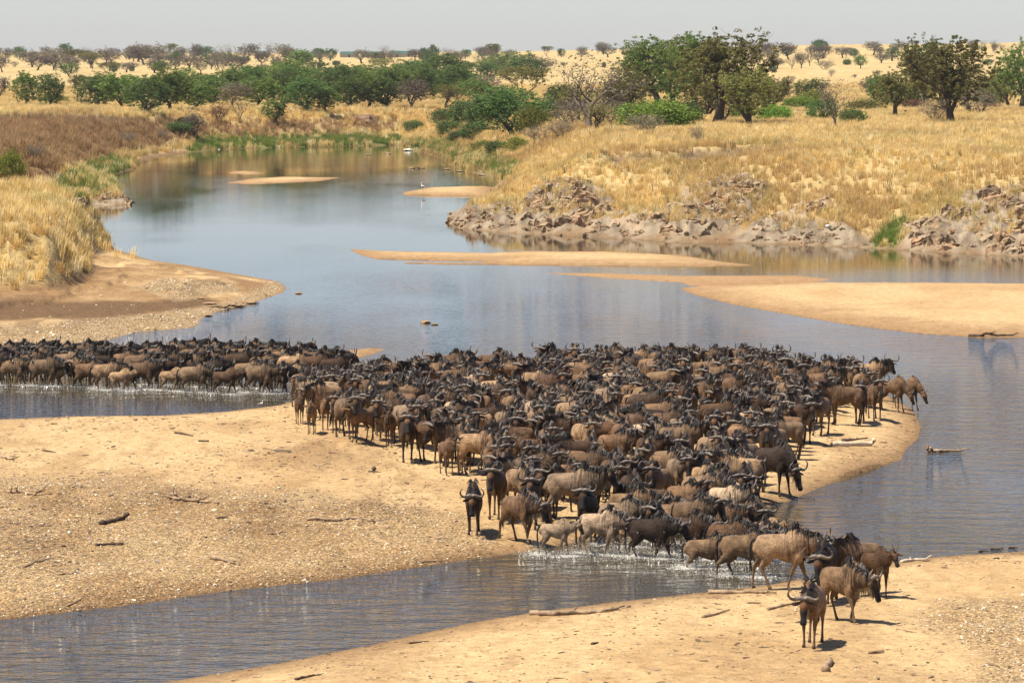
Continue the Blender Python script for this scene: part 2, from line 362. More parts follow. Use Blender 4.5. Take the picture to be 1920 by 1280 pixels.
def make_ground_mat():
    m, t, b, o = mat_new('ground')
    a = attr(t, 'albedo').outputs['Color']; g = attr(t, 'gravel').outputs['Fac']
    tc = t.nodes.new('ShaderNodeTexCoord').outputs['Object']
    n1 = noise(t, tc, 3.0, 6, 0.65); n2 = noise(t, tc, 22.0, 4, 0.6)
    v = ramp(t, n1, [(0.25, (.74, .72, .70)), (0.75, (1.22, 1.22, 1.22))]).outputs[0]
    c = mixc(t, 1.0, a, v, 'MULTIPLY')
    spk = ramp(t, n2, [(0.32, (.45, .40, .36)), (0.42, (1, 1, 1)), (0.60, (1, 1, 1)), (0.75, (1.35, 1.33, 1.3))]).outputs[0]
    c = mixc(t, 0.75, c, spk, 'MULTIPLY')
    vo = t.nodes.new('ShaderNodeTexVoronoi'); vo.inputs['Scale'].default_value = 14.0; t.links.new(tc, vo.inputs['Vector'])
    peb = ramp(t, vo.outputs['Distance'], [(0.0, (1.35, 1.33, 1.28)), (0.28, (1.1, 1.08, 1.05)), (0.55, (.62, .58, .52))]).outputs[0]
    pv = t.nodes.new('ShaderNodeSeparateColor'); t.links.new(vo.outputs['Color'], pv.inputs[0])
    pc = mixc(t, 1.0, peb, ramp(t, pv.outputs[0], [(0, (.7, .66, .62)), (0.6, (1, 1, 1)), (1, (1.5, 1.48, 1.42))]).outputs[0], 'MULTIPLY')
    c = mixc(t, g, c, mixc(t, 1.0, c, pc, 'MULTIPLY'))
    t.links.new(c, b.inputs['Base Color']); b.inputs['Roughness'].default_value = 0.92; b.inputs['Specular IOR Level'].default_value = 0.15
    nb = noise(t, tc, 5.0, 5, 0.7)
    p = bump(t, mathn(t, 'ADD', nb, mathn(t, 'MULTIPLY', noise(t, tc, 1.4, 4, 0.6), 1.6)), 0.8, 0.14, b)
    inv = mathn(t, 'MULTIPLY', mathn(t, 'SUBTRACT', 0.6, vo.outputs['Distance']), g)
    p = bump(t, inv, 0.6, 0.05, b, p)
    hv = t.nodes.new('ShaderNodeTexVoronoi'); hv.feature = 'SMOOTH_F1'; hv.inputs['Scale'].default_value = 3.4; t.links.new(tc, hv.inputs['Vector'])     # hoof dents
    dent = ramp(t, hv.outputs['Distance'], [(0.0, (0,) * 3), (0.28, (1,) * 3)]).outputs[0]
    bump(t, dent, 0.7, 0.06, b, p)
    return m
M = {}
M['ground'] = make_ground_mat()

ii = np.arange(NY * NX).reshape(NY, NX)
quads = np.stack([ii[:-1, :-1], ii[:-1, 1:], ii[1:, 1:], ii[1:, :-1]], -1).reshape(-1, 4)
gme = np_mesh('ground', np.stack([X, Y, Z], -1).reshape(-1, 3), quads)
at = gme.attributes.new('albedo', 'FLOAT_COLOR', 'POINT'); at.data.foreach_set('color', np.concatenate([A, np.ones(A.shape[:2] + (1,))], -1).astype(np.float32).ravel())
at = gme.attributes.new('gravel', 'FLOAT', 'POINT'); at.data.foreach_set('value', np.clip(G, 0, 1).astype(np.float32).ravel())
gme.shade_smooth(); gme.materials.append(M['ground'])
go = D.objects.new('ground', gme); C.objects.link(go); tag(go, kind='structure')

# ------------------------------------------------------------------ water
def make_water_mat():
    m, t, b, o = mat_new('river_water')
    tc = t.nodes.new('ShaderNodeTexCoord').outputs['Object']
    b.inputs['Base Color'].default_value = (.042, .034, .018, 1); b.inputs['Roughness'].default_value = 0.03
    b.inputs['IOR'].default_value = 1.333; b.inputs['Specular IOR Level'].default_value = 0.5
    big = noise(t, mapping(t, tc, (0.055, 0.016, 1)), 1.0, 3, 0.55)
    calm = ramp(t, big, [(0.38, (0.25,) * 3), (0.62, (1,) * 3)]).outputs[0]
    sep = t.nodes.new('ShaderNodeSeparateXYZ'); t.links.new(tc, sep.inputs[0])
    mr = t.nodes.new('ShaderNodeMapRange'); mr.inputs[1].default_value = 100; mr.inputs[2].default_value = 238; mr.inputs[3].default_value = 1.0; mr.inputs[4].default_value = 0.16
    t.links.new(sep.outputs[1], mr.inputs[0])
    amp = mathn(t, 'MULTIPLY', calm, mathn(t, 'POWER', mr.outputs[0], 1.9))
    w1 = noise(t, mapping(t, tc, (0.8, 1.5, 1), (0, 0, R(10))), 0.85, 3, 0.6)
    w2 = noise(t, mapping(t, tc, (1.0, 1.7, 1), (0, 0, R(-20))), 4.0, 2, 0.5)
    h = mathn(t, 'ADD', w1, mathn(t, 'MULTIPLY', w2, 0.28))
    h = mathn(t, 'MULTIPLY', h, amp)
    bump(t, h, 1.0, 0.26, b)
    return m
M['water'] = make_water_mat()
wv = [(-75, 50, 0), (75, 50, 0), (150, 700, 0), (-150, 700, 0)]
wo_ = mesh_obj('river_water', wv, [(0, 1, 2, 3)], M['water']); tag(wo_, kind='structure')
# ================================================================== wildebeest
def make_coat_mat():
    m, t, b, o = mat_new('wildebeest_coat')
    k = attr(t, 'coat').outputs['Color']                       # r: black face, g: brindle stripes, b: lower legs
    sp = t.nodes.new('ShaderNodeSeparateColor'); t.links.new(k, sp.inputs[0])
    fh = attr(t, 'forehead').outputs['Fac']
    oi = t.nodes.new('ShaderNodeObjectInfo')
    tc = t.nodes.new('ShaderNodeTexCoord').outputs['Object']
    off = t.nodes.new('ShaderNodeVectorMath'); off.operation = 'ADD'; t.links.new(tc, off.inputs[0])
    cb = t.nodes.new('ShaderNodeCombineXYZ'); t.links.new(mathn(t, 'MULTIPLY', oi.outputs['Random'], 37.0), cb.inputs[0]); t.links.new(cb.outputs[0], off.inputs[1])
    v = off.outputs[0]
    n = noise(t, mapping(t, v, (3, 3, 3)), 1.6, 4, 0.6)
    base = mixc(t, 1.0, oi.outputs['Color'], ramp(t, n, [(0.3, (.42, .37, .33)), (0.7, (1.25, 1.2, 1.15))]).outputs[0], 'MULTIPLY')
    base = mixc(t, 1.0, base, ramp(t, oi.outputs['Random'], [(0, (.62, .58, .55)), (.5, (1, 1, 1)), (1, (1.5, 1.5, 1.5))]).outputs[0], 'MULTIPLY')
    fur = noise(t, mapping(t, v, (10, 10, 3)), 6.0, 3, 0.6)
    base = mixc(t, 0.6, base, ramp(t, fur, [(0.3, (.6, .57, .55)), (0.7, (1.25, 1.25, 1.25))]).outputs[0], 'MULTIPLY')
    s = noise(t, mapping(t, v, (25, 5.0, 2.2)), 1.0, 2, 0.55)
    st_ = mathn(t, 'MULTIPLY', ramp(t, s, [(0.46, (0,) * 3), (0.60, (1,) * 3)]).outputs[0], sp.outputs[1])
    c = mixc(t, mathn(t, 'MULTIPLY', st_, 0.85), base, (.038, .024, .015))
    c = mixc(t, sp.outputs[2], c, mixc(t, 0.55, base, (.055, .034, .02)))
    c = mixc(t, sp.outputs[0], c, (.013, .011, .010))
    c = mixc(t, fh, c, mixc(t, oi.outputs['Random'], (.05, .026, .014), (.20, .095, .04)))
    t.links.new(c, b.inputs['Base Color'])
    b.inputs['Roughness'].default_value = 0.55; b.inputs['Specular IOR Level'].default_value = 0.22; b.inputs['Sheen Weight'].default_value = 0.0; b.inputs['Sheen Roughness'].default_value = 0.4; b.inputs['Sheen Tint'].default_value = (1, .85, .65, 1)
    bump(t, mathn(t, 'ADD', fur, n), 0.9, 0.04, b)
    return m
def plain_mat(name, c, rough=0.6, var=0.35, scale=9.0, spec=0.3):
    m, t, b, o = mat_new(name)
    tc = t.nodes.new('ShaderNodeTexCoord').outputs['Object']
    n = noise(t, tc, scale, 4, 0.6)
    lo = tuple(x * (1 - var) for x in c); hi = tuple(min(1, x * (1 + var)) for x in c)
    t.links.new(ramp(t, n, [(0.3, lo), (0.7, hi)]).outputs[0], b.inputs['Base Color'])
    b.inputs['Roughness'].default_value = rough; b.inputs['Specular IOR Level'].default_value = spec
    bump(t, n, 0.3, 0.02, b)
    return m
M['coat'] = make_coat_mat()
M['horn'] = plain_mat('horn_keratin', (.135, .108, .085), 0.5, 0.5, 14, 0.35)
M['mane'] = plain_mat('mane_hair', (.017, .012, .009), 0.5, 0.4, 20)
M['beard'] = plain_mat('beard_hair', (.30, .215, .115), 0.7, 0.5, 20)
M['beard_dark'] = plain_mat('dark_beard_hair', (.05, .035, .022), 0.7, 0.5, 20)
M['tail'] = plain_mat('tail_hair', (.018, .014, .012), 0.55, 0.4, 20)

class Tubes:
    """closed tapered tubes of elliptical rings; remembers every ring for labelling"""
    def __init__(s): s.v = []; s.f = []; s.rc = []; s.rr = []; s.rs = []; s.rt = []
    def add(s, pts, rad, seg, n=14, side=None):
        pts = [Vector(p) for p in pts]; m = len(pts); base = len(s.v)
        for i, p in enumerate(pts):
            tan = (pts[min(i + 1, m - 1)] - pts[max(i - 1, 0)]).normalized()
            sv = Vector(side) if side is not None else Vector((0, 1, 0))
            sv = (sv - tan * sv.dot(tan)).normalized(); up = tan.cross(sv) * -1
            if up.z < 0 and abs(tan.z) < 0.8: up = -up
            rw, rh = rad[i] if isinstance(rad[i], tuple) else (rad[i], rad[i])
            for k in range(n):
                a = 2 * math.pi * k / n; s.v.append(p + sv * (math.cos(a) * rw) + up * (math.sin(a) * rh))
            s.rc.append(p); s.rr.append((rw + rh) / 2); s.rs.append(seg); s.rt.append(i / (m - 1))
        for i in range(m - 1):
            for k in range(n):
                a = base + i * n + k; b = base + i * n + (k + 1) % n
                s.f.append((a, b, b + n, a + n))
        s.f.append(tuple(base + k for k in range(n))[::-1]); s.f.append(tuple(base + (m - 1) * n + k for k in range(n)))
def refine(pts, rad, per=3):
    """Catmull-Rom through a chain of points with radii"""
    P = [np.array(p, float) for p in pts]; Q = [np.array(r if isinstance(r, tuple) else (r, r), float) for r in rad]
    op, orr = [], []
    n = len(P)
    for i in range(n - 1):
        for k in range(per):
            t = k / per
            def cr(L):
                a, b, c, d = L[max(i - 1, 0)], L[i], L[i + 1], L[min(i + 2, n - 1)]
                return 0.5 * (2 * b + (c - a) * t + (2 * a - 5 * b + 4 * c - d) * t * t + (3 * b - a - 3 * c + d) * t ** 3)
            op.append(tuple(cr(P))); orr.append(tuple(np.maximum(cr(Q), 0.004)))
    op.append(tuple(P[-1])); orr.append(tuple(Q[-1]))
    return op, orr

SEG = dict(torso=0, neck=1, head=2, leg=3)
def build_wildebeest(pose):
    """returns dict part -> mesh (facing +x, hooves at z=0)"""
    calf = pose.get('calf', False)
    T = Tubes()
    bw = 0.82 if calf else 0.92
    spine = [(-.80, 0, .94), (-.74, 0, .925), (-.60, 0, .925), (-.38, 0, .935), (-.12, 0, .92), (.12, 0, .905), (.32, 0, .955), (.47, 0, .985), (.60, 0, .97), (.68, 0, .95)]
    rads = [(.06, .08), (.15, .18), (.215, .235), (.235, .245), (.265, .275), (.275, .33), (.245, .385), (.205, .355), (.15, .27), (.07, .13)]
    kx = .76 if calf else .83
    rads = [(a * .80, b * .84) for a, b in rads] if calf else [(a * .86, b) for a, b in rads]; spine = [(x * kx, y, z + (.02 if calf else 0)) for x, y, z in spine]
    T.add(*refine(spine, rads, 3), 'torso', 20)
    # hump ridge
    T.add(*refine([(-.06 * kx, 0, 1.12), (.16 * kx, 0, 1.20), (.32 * kx, 0, 1.275), (.44 * kx, 0, 1.235), (.58 * kx, 0, 1.10)], [(.05, .05), (.09, .10), (.062, .10), (.065, .12), (.06, .08)], 3), 'torso', 12)
    # neck and head
    yaw, npitch, hpitch = R(pose.get('yaw', 0)), R(pose.get('neck', 8) + (20 if pose.get('neck', 8) > 0 else 3 if pose.get('neck', 8) > -30 else 0)), R(pose.get('head', 62))
    nl = pose.get('nl', .43)
    n0 = Vector((.46 * kx, 0, 1.04))
    nd = Vector((math.cos(yaw * .55) * math.cos(npitch), math.sin(yaw * .55) * math.cos(npitch), math.sin(npitch)))
    nmid = n0 + Vector((math.cos(yaw * .25) * math.cos(npitch * .6), math.sin(yaw * .25) * math.cos(npitch * .6), math.sin(npitch * .6))) * (nl * .5)
    piv = nmid + nd * (nl * .58)
    a = Vector((math.cos(yaw) * math.cos(hpitch), math.sin(yaw) * math.cos(hpitch), -math.sin(hpitch)))
    b = Vector((-math.sin(yaw), math.cos(yaw), 0)); c = a.cross(b)
    if c.dot(Vector((0, 0, 1))) < 0 and hpitch < 1.4: c = -c
    c = (Vector((math.cos(yaw), math.sin(yaw), 0)) * math.sin(hpitch) + Vector((0, 0, 1)) * math.cos(hpitch))
    tn = .8 if calf else 1.0
    T.add(*refine([n0 - Vector((.14, 0, .06)), n0 + Vector((.02, 0, -.03)), nmid - Vector((0, 0, .03)), piv - nd * .06, piv + nd * .05], [(.17 * tn, .30 * tn), (.155 * tn, .27 * tn), (.115 * tn, .205 * tn), (.092 * tn, .15 * tn), (.07, .11)], 4), 'neck', 16)
    hl = .80 if calf else 1.0
    hs = [(-.06, .0), (.03, .015), (.13, .012), (.24, .0), (.35, -.008), (.43, -.012), (.475, -.015), (.50, -.018)]
    hr = [(.055, .075), (.088, .105), (.092, .11), (.07, .088), (.06, .07), (.072, .066), (.068, .058), (.035, .03)]
    hp = [piv + a * (x * hl) + c * z for x, z in hs]
    T.add(*refine(hp, [(p * (.88 if calf else 1), q * (.88 if calf else 1)) for p, q in hr], 3), 'head', 14, side=b)
    for s in (-1, 1):
        e = piv + a * (.12 * hl) + b * (s * .088) + c * .045
        T.add([e - b * (s * .03), e, e + b * (s * .012)], [.022, .026, .012], 'head', 8, side=c)
    # legs
    L = 1.06 if calf else 1.0
    lw = .82 if calf else 1.0
    for (nm, s) in (('fl', 1), ('fr', -1), ('hl', 1), ('hr', -1)):
        sw, lift = pose.get(nm, (0, 0))
        if nm[0] == 'f':
            x0 = .36 * kx; y = s * .125 * bw
            knee = (x0 + sw * .5 + lift * .35, y * 1.02, .40 + lift * .35)
            ft = (x0 - .005 + sw * .93 - lift * .15, y * .98, .095 + lift)
            pts = [(x0 + .02, y * .85, .86), (x0 + .01, y, .72), (x0 + sw * .18, y * 1.05, .59), tuple(knee), ((knee[0] + ft[0]) / 2 - .004, y, (knee[2] + ft[2]) / 2), ft, (ft[0] + .03, y, max(.042 + lift * .9, .042)), (ft[0] + .04, y, max(.0 + lift * .85, 0))]
            rr = [(.09, .15), (.085, .125), (.056, .075), (.038, .045), (.024, .028), (.03, .033), (.036, .042), (.042, .054)]
        else:
            x0 = -.60 * kx; y = s * .125 * bw
            hock = (x0 - .08 + sw * .5, y, .46 + lift * .5)
            ft = (x0 - .03 + sw * .95 - lift * .2, y, .095 + lift)
            pts = [(x0 + .06, y * .8, .97), (x0 + .10, y * 1.0, .83), (x0 + .10 + sw * .2, y * 1.1, .68), (x0 - .0 + sw * .36, y * 1.05, .56), hock, ((hock[0] + ft[0]) / 2 + .004, y, (hock[2] + ft[2]) / 2), ft, (ft[0] + .03, y, max(.042 + lift * .9, .042)), (ft[0] + .04, y, max(lift * .85, 0))]
            rr = [(.10, .17), (.115, .185), (.095, .14), (.058, .08), (.036, .047), (.025, .030), (.031, .034), (.036, .042), (.042, .054)]
        rr = [(p * lw, q * lw) for p, q in rr]
        T.add(*refine(pts, rr, 3), 'leg', 12)
    me = D.meshes.new('wb_src'); me.from_pydata([tuple(v) for v in T.v], [], T.f); me.update()
    bm = bmesh.new(); bm.from_mesh(me); bmesh.ops.recalc_face_normals(bm, faces=bm.faces); bm.to_mesh(me); bm.free()
    tmp = D.objects.new('wb_tmp', me); C.objects.link(tmp)
    rm = tmp.modifiers.new('r', 'REMESH'); rm.mode = 'VOXEL'; rm.voxel_size = .0165
    sm = tmp.modifiers.new('s', 'SMOOTH'); sm.factor = .5; sm.iterations = 3
    de = tmp.modifiers.new('d', 'DECIMATE'); de.ratio = .30
    dg = bpy.context.evaluated_depsgraph_get()
    body = D.meshes.new_from_object(tmp.evaluated_get(dg)); body.name = 'wildebeest_calf' if calf else 'wildebeest'
    D.objects.remove(tmp); D.meshes.remove(me)
    # ears, added as leaf shaped shells sunk into the head
    u = (a * -.72 + c * .68).normalized()
    bm = bmesh.new(); bm.from_mesh(body); nb = len(bm.verts)
    for s in (-1, 1):
        root = piv + a * .045 + b * (s * .07) + c * .03
        out = (b * s * .93 - u * .22 - a * -.05).normalized(); wd = (a * .8 + c * .2).normalized(); nr = out.cross(wd).normalized()
        rows = []
        for q, ww in ((0, .02), (.3, .048), (.6, .044), (.85, .022), (1, .003)):
            ctr = root + out * (.20 * q)
            rows.append([bm.verts.new(ctr + wd * ww), bm.verts.new(ctr + nr * .014), bm.verts.new(ctr - wd * ww), bm.verts.new(ctr - nr * .012)])
        for i in range(4):
            for k in range(4): bm.faces.new((rows[i][k], rows[i][(k + 1) % 4], rows[i + 1][(k + 1) % 4], rows[i + 1][k]))
        bm.faces.new(rows[4])
    bmesh.ops.recalc_face_normals(bm, faces=bm.faces[:])
    bm.to_mesh(body); bm.free(); body.shade_smooth()
    nv = len(body.vertices); co = np.empty(nv * 3, np.float32); body.vertices.foreach_get('co', co); co = co.reshape(-1, 3)
    rc = np.array([tuple(p) for p in T.rc]); rr = np.array(T.rr); rt = np.array(T.rt); rs = np.array([SEG[k] for k in T.rs])
    dd = np.linalg.norm(co[:, None, :] - rc[None], axis=2) / (rr[None] + .03); k = dd.argmin(1)
    seg, tt_ = rs[k], rt[k]
    isear = np.arange(nv) >= nb
    hd = (seg == 2)
    rel = co - np.array(tuple(piv)); al = rel @ np.array(tuple(a)) / hl; cl = rel @ np.array(tuple(c))
    face = np.where(hd, np.clip(.55 + 1.2 * sstep(.06, .22, al), 0, 1), 0) * (1 - .25 * (cl < -.03))
    face = np.where(isear, .35, face)
    fhd = np.where(hd & ~isear, sstep(.0, .06, al) * sstep(.24, .13, al) * sstep(.02, .07, cl), 0)
    if calf: face = np.where(hd, np.clip(sstep(.14, .30, al), 0, 1), face * .5); fhd = np.where(hd & ~isear, sstep(.26, .12, al) * sstep(.0, .06, cl), 0)
    stripes = np.where(seg == 1, 1.0, np.where(seg == 0, sstep(-.25, .25, co[:, 0]), 0)) * (.35 if calf else 1)
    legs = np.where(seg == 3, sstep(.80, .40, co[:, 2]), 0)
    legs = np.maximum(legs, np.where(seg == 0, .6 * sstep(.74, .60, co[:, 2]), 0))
    face = np.maximum(face, np.where((seg == 3) & (co[:, 2] < .055), .8, 0))
    face = np.maximum(face, np.where(seg == 1, .62 * sstep(.2, .8, tt_), 0) * (.3 if calf else 1))
    face = np.maximum(face, np.where(seg == 0, .5 * sstep(.42 * kx, .62 * kx, co[:, 0]) * sstep(1.15, 1.0, co[:, 2]), 0) * (.3 if calf else 1))
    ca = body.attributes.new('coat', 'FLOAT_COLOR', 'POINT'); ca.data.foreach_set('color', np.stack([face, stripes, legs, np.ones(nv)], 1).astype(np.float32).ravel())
    fa = body.attributes.new('forehead', 'FLOAT', 'POINT'); fa.data.foreach_set('value', fhd.astype(np.float32))
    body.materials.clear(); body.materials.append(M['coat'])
    out = {'body': body}
    # horns
    for s in (-1, 1):
        HT = Tubes()
        if calf:
            pts = [(.025, .0), (.05, .05), (.075, .11), (.09, .17), (.088, .21)]; rad = [.022, .02, .016, .011, .004]
        else:
            pts = [(.0, .01), (.06, .022), (.14, .0), (.22, -.02), (.285, .01), (.315, .075), (.30, .145), (.255, .20), (.235, .225)]
            rad = [.045, .050, .040, .033, .028, .023, .018, .011, .004]
        root = piv + c * .095 - a * .015 if not calf else piv + c * .085
        chain = [root + b * (s * y) + u * z - a * (.02 * (i / len(pts))) for i, (y, z) in enumerate(pts)]
        HT.add(*refine(chain, rad, 3), 'head', 8, side=c)
        hm = D.meshes.new('horn'); hm.from_pydata([tuple(v) for v in HT.v], [], HT.f); hm.update(); hm.shade_smooth()
        bmh = bmesh.new(); bmh.from_mesh(hm); bmesh.ops.recalc_face_normals(bmh, faces=bmh.faces[:]); bmh.to_mesh(hm); bmh.free()
        hm.materials.append(M['horn']); out['horn' + ('l' if s > 0 else 'r')] = hm
    rnd = random.Random(hash(str(sorted(pose.items()))) & 0xffff if False else int(abs(pose.get('yaw', 0)) * 7 + pose.get('head', 62) * 3 + 11))
    def blades(name, roots, mat, w=.014):
        V, Fc = [], []
        for (p, d1, d2, ln, sd2) in roots:
            p = Vector(p); i = len(V); m1 = p + d1 * (ln * .5); e = m1 + d2 * (ln * .5)
            sd2 = sd2 * w
            V += [p - sd2, p + sd2, m1 + sd2 * .8, m1 - sd2 * .8, e]; Fc += [(i, i + 1, i + 2, i + 3), (i + 3, i + 2, i + 4)]
        bme = D.meshes.new(name); bme.from_pydata([tuple(v) for v in V], [], Fc); bme.update(); bme.materials.append(mat); return bme
    # mane along the crest: poll -> neck -> hump -> shoulders
    top = [piv + nd.cross(b) * 0 + Vector((0, 0, .10 * tn)), nmid + Vector((0, 0, .185 * tn)), n0 + Vector((0, 0, .25 * tn)), Vector((.33 * kx, 0, 1.375 if not calf else 1.37)), Vector((.08 * kx, 0, 1.27 if not calf else 1.24))]
    tp, _ = refine(top, [.01] * 5, 12)
    roots = []
    for i in range(230 if not calf else 70):
        q = rnd.random() * (len(tp) - 1.01); j = int(q); p = Vector(tp[j]).lerp(Vector(tp[j + 1]), q - j)
        s = rnd.choice((-1, 1)); tan = (Vector(tp[min(j + 1, len(tp) - 1)]) - Vector(tp[max(j - 1, 0)])).normalized()
        sidev = Vector((0, 0, 1)).cross(tan).normalized() * s
        frac = q / len(tp)
        d1 = (sidev * rnd.uniform(.25, .8) + Vector((0, 0, rnd.uniform(.0, .38))) + tan * rnd.uniform(.1, .7)).normalized()
        d2 = (sidev * rnd.uniform(.3, .6) + Vector((0, 0, -1)) + tan * rnd.uniform(0, .5)).normalized()
        ln = rnd.uniform(.13, .30) * (1.0 if not calf else .5) * (1.0 if frac < .75 else .7)
        roots.append((p + Vector((0, 0, .004)), d1, d2, ln, tan))
    out['mane'] = blades('mane', roots, M['mane'], .019)
    # beard under the throat
    roots = []
    bot = [piv + a * (.22 * hl) - c * .07, piv - Vector((0, 0, .14 * tn)) + a * .02, nmid - Vector((0, 0, .20 * tn)), n0 + Vector((.02, 0, -.26 * tn))]
    bp, _ = refine(bot, [.01] * 4, 10)
    for i in range(110 if not calf else 24):
        q = rnd.random() * (len(bp) - 1.01); j = int(q); p = Vector(bp[j]).lerp(Vector(bp[j + 1]), q - j) + b * rnd.uniform(-.035, .035) + Vector((0, 0, .03))
        ang = rnd.uniform(0, 6.28)
        d1 = Vector((rnd.uniform(-.2, .2), rnd.uniform(-.2, .2), -1)).normalized()
        roots.append((p, d1, Vector((rnd.uniform(-.15, .15), rnd.uniform(-.15, .15), -1)).normalized(), rnd.uniform(.14, .30) * (1 if not calf else .5), Vector((math.cos(ang), math.sin(ang), 0))))
    out['beard'] = blades('beard', roots, M['beard'], .014)
    # tail
    TT = Tubes(); tr = Vector((-.79 * kx, 0, 1.06)); sw = pose.get('tail', .0)
    chain = [tr, tr + Vector((-.06, sw * .1, -.06)), tr + Vector((-.09, sw * .35, -.24)), tr + Vector((-.085, sw * .6, -.42)), tr + Vector((-.07, sw * .8, -.60))]
    TT.add(*refine(chain, [.03, .026, .026, .03, .008], 2), 'leg', 7)
    tm = D.meshes.new('tail'); tv = [tuple(v) for v in TT.v]; tf = list(TT.f)
    for i in range(46):
        q = rnd.uniform(.35, .95); p = chain[2].lerp(chain[4], q); ang = rnd.uniform(0, 6.28); r2 = Vector((math.cos(ang), math.sin(ang), 0)); k0 = len(tv)
        e = p + r2 * rnd.uniform(.02, .07) + Vector((0, 0, -rnd.uniform(.14, .28))); w2 = Vector((-r2.y, r2.x, 0)) * .012
        tv += [tuple(p - w2), tuple(p + w2), tuple(e)]; tf.append((k0, k0 + 1, k0 + 2))
    tm.from_pydata(tv, [], tf); tm.update(); tm.materials.append(M['tail']); out['tail'] = tm
    return out

POSES = [
    dict(),                                                                                   # 0 stands square
    dict(neck=-6, head=68, fl=(.10, 0), fr=(-.06, 0), hl=(-.05, 0), hr=(.10, 0)),             # 1 stands, head low
    dict(yaw=38, neck=10, head=60, fl=(.03, 0), fr=(-.04, 0), tail=.3),                       # 2 head to its left
    dict(yaw=-38, neck=8, head=62, hl=(.06, 0), fr=(.05, 0), tail=-.3),                       # 3 head to its right
    dict(neck=-2, head=60, fl=(.22, .0), fr=(-.20, 0), hl=(-.20, 0), hr=(.22, .02)),          # 4 walks
    dict(neck=4, head=58, fl=(-.20, 0), fr=(.20, .10), hl=(.24, 0), hr=(-.20, .03), tail=.2), # 5 walks, other lead
    dict(neck=-58, head=66, nl=.50, fl=(.14, 0), fr=(-.02, 0)),                               # 6 drinks
    dict(neck=22, head=52, hl=(.05, 0), hr=(-.05, 0)),                                        # 7 alert, head high
    dict(yaw=20, neck=-10, head=66, fl=(-.16, 0), fr=(.20, .05), hl=(.2, 0), hr=(-.18, 0)),   # 8 walks, head low and turned
    dict(calf=True, neck=16, head=56, fl=(.03, 0), hr=(.05, 0)),                              # 9 calf stands
    dict(calf=True, neck=4, head=58, fl=(.18, 0), fr=(-.16, 0), hl=(-.18, 0), hr=(.2, .02)),  # 10 calf walks
    dict(calf=True, neck=-56, head=62, nl=.50, fl=(.12, 0)),                                  # 11 calf drinks
    dict(yaw=-22, neck=-4, head=64, fl=(.2, .12), fr=(-.18, 0), hl=(-.2, .02), hr=(.2, 0)),   # 12 walks, foreleg raised
    dict(yaw=62, neck=14, head=56),                                                           # 13 looks round to its left
    dict(yaw=-62, neck=12, head=58, tail=.4),                                                 # 14 looks round to its right
]
PROTO = [build_wildebeest(p) for p in POSES]
def body_z(k): return 0
def put_wildebeest(x, y, z, heading, pose, scale, tone, beard=None, roll=0.0):
    P = PROTO[pose]; calf = POSES[pose].get('calf', False)
    o = D.objects.new('wildebeest_calf' if calf else 'wildebeest', P['body']); C.objects.link(o)
    o.location = (x, y, z); o.rotation_euler = (0, 0, R(heading)); o.scale = scale if isinstance(scale, tuple) else (scale,) * 3
    o.color = (*tone, 1)
    for nm, key in (('horn', 'hornl'), ('horn', 'hornr'), ('mane', 'mane'), ('beard', 'beard'), ('tail', 'tail')):
        ch = D.objects.new(nm, P[key]); C.objects.link(ch); ch.parent = o
        if nm in ('mane', 'beard'): ch['kind'] = 'stuff'
        if nm == 'beard' and beard == 'dark':
            ch.material_slots[0].link = 'OBJECT'; ch.material_slots[0].material = M['beard_dark']
    return o
# ================================================================== the herd
TONES = {'grey-brown': (.25, .17, .10), 'pale grey': (.37, .275, .18), 'tan': (.32, .21, .115), 'brown': (.185, .11, .058), 'dark brown': (.10, .054, .026), 'charcoal': (.055, .034, .021)}
herd = []                     # dicts: px, py, heading, pose, tone, scale, label
def an(px, py, hd, pose, tone, scale=1.0, label=None, zone='herd', sink=0.0, beard=None):
    x, y, z = hit(px, py, -0.02)
    herd.append(dict(x=x, y=y, z=z, px=px, py=py, hd=hd, pose=pose, tone=tone, s=scale, label=label, zone=zone, sink=sink, beard=beard))
# near bank, walking out towards the camera
an(1522, 1212, -104, 1, 'brown', .99, 'foremost brown wildebeest walking down the near bank, head lowered', 'front')
an(1580, 1166, -52, 8, 'tan', .97, 'tan wildebeest with a long pale beard, just behind the foremost one', 'front')
an(1549, 1128, -106, 1, 'charcoal', 1.03, 'dark head-on wildebeest half hidden behind the pale-bearded one', 'front')
an(1607, 1118, -148, 5, 'tan', 1.0, 'tan wildebeest on the near bank with its rump turned to the river', 'front')
an(1643, 1122, -62, 9, 'dark brown', 1.05, 'dark young wildebeest with straight horns, rightmost on the near bank', 'front')
an(1470, 1106, -14, 4, 'grey-brown', 1.08, 'big dark-maned wildebeest stepping out of the channel in side view', 'front', .0, 'dark')
an(1398, 1082, -14, 5, 'tan', 1.02, 'brown wildebeest splashing right behind the big dark-maned one', 'ford', .16)
an(1326, 1066, -8, 14, 'tan', .86, 'young tan wildebeest in the splash, face turned to the camera', 'ford', .26)
an(1222, 1048, -28, 4, 'charcoal', 1.02, 'dark wildebeest with a tan beard trotting through the splash', 'ford', .18)
an(1128, 1042, -26, 12, 'pale grey', 1.0, 'pale grey wildebeest stepping into the channel, one foreleg raised', 'ford', .10)
an(1043, 1044, -20, 10, 'pale grey', .94, 'pale grey calf wading at the channel edge in side view', 'ford', .05)
an(975, 1020, -52, 8, 'brown', 1.0, 'brown wildebeest walking down to the channel beside the pale calf', 'edge')
an(888, 1002, -92, 1, 'charcoal', .98, 'dark head-on wildebeest alone at the herd corner nearest the channel', 'edge')
an(930, 972, -98, 0, 'dark brown', 1.05, 'dark head-on wildebeest just behind the lone corner one', 'edge')
an(996, 990, -92, 0, 'charcoal', 1.05, 'black-faced wildebeest head-on behind the brown one at the channel', 'edge')
an(1075, 985, -6, 0, 'pale grey', 1.14, 'large pale striped wildebeest in full side view near the channel', 'edge')
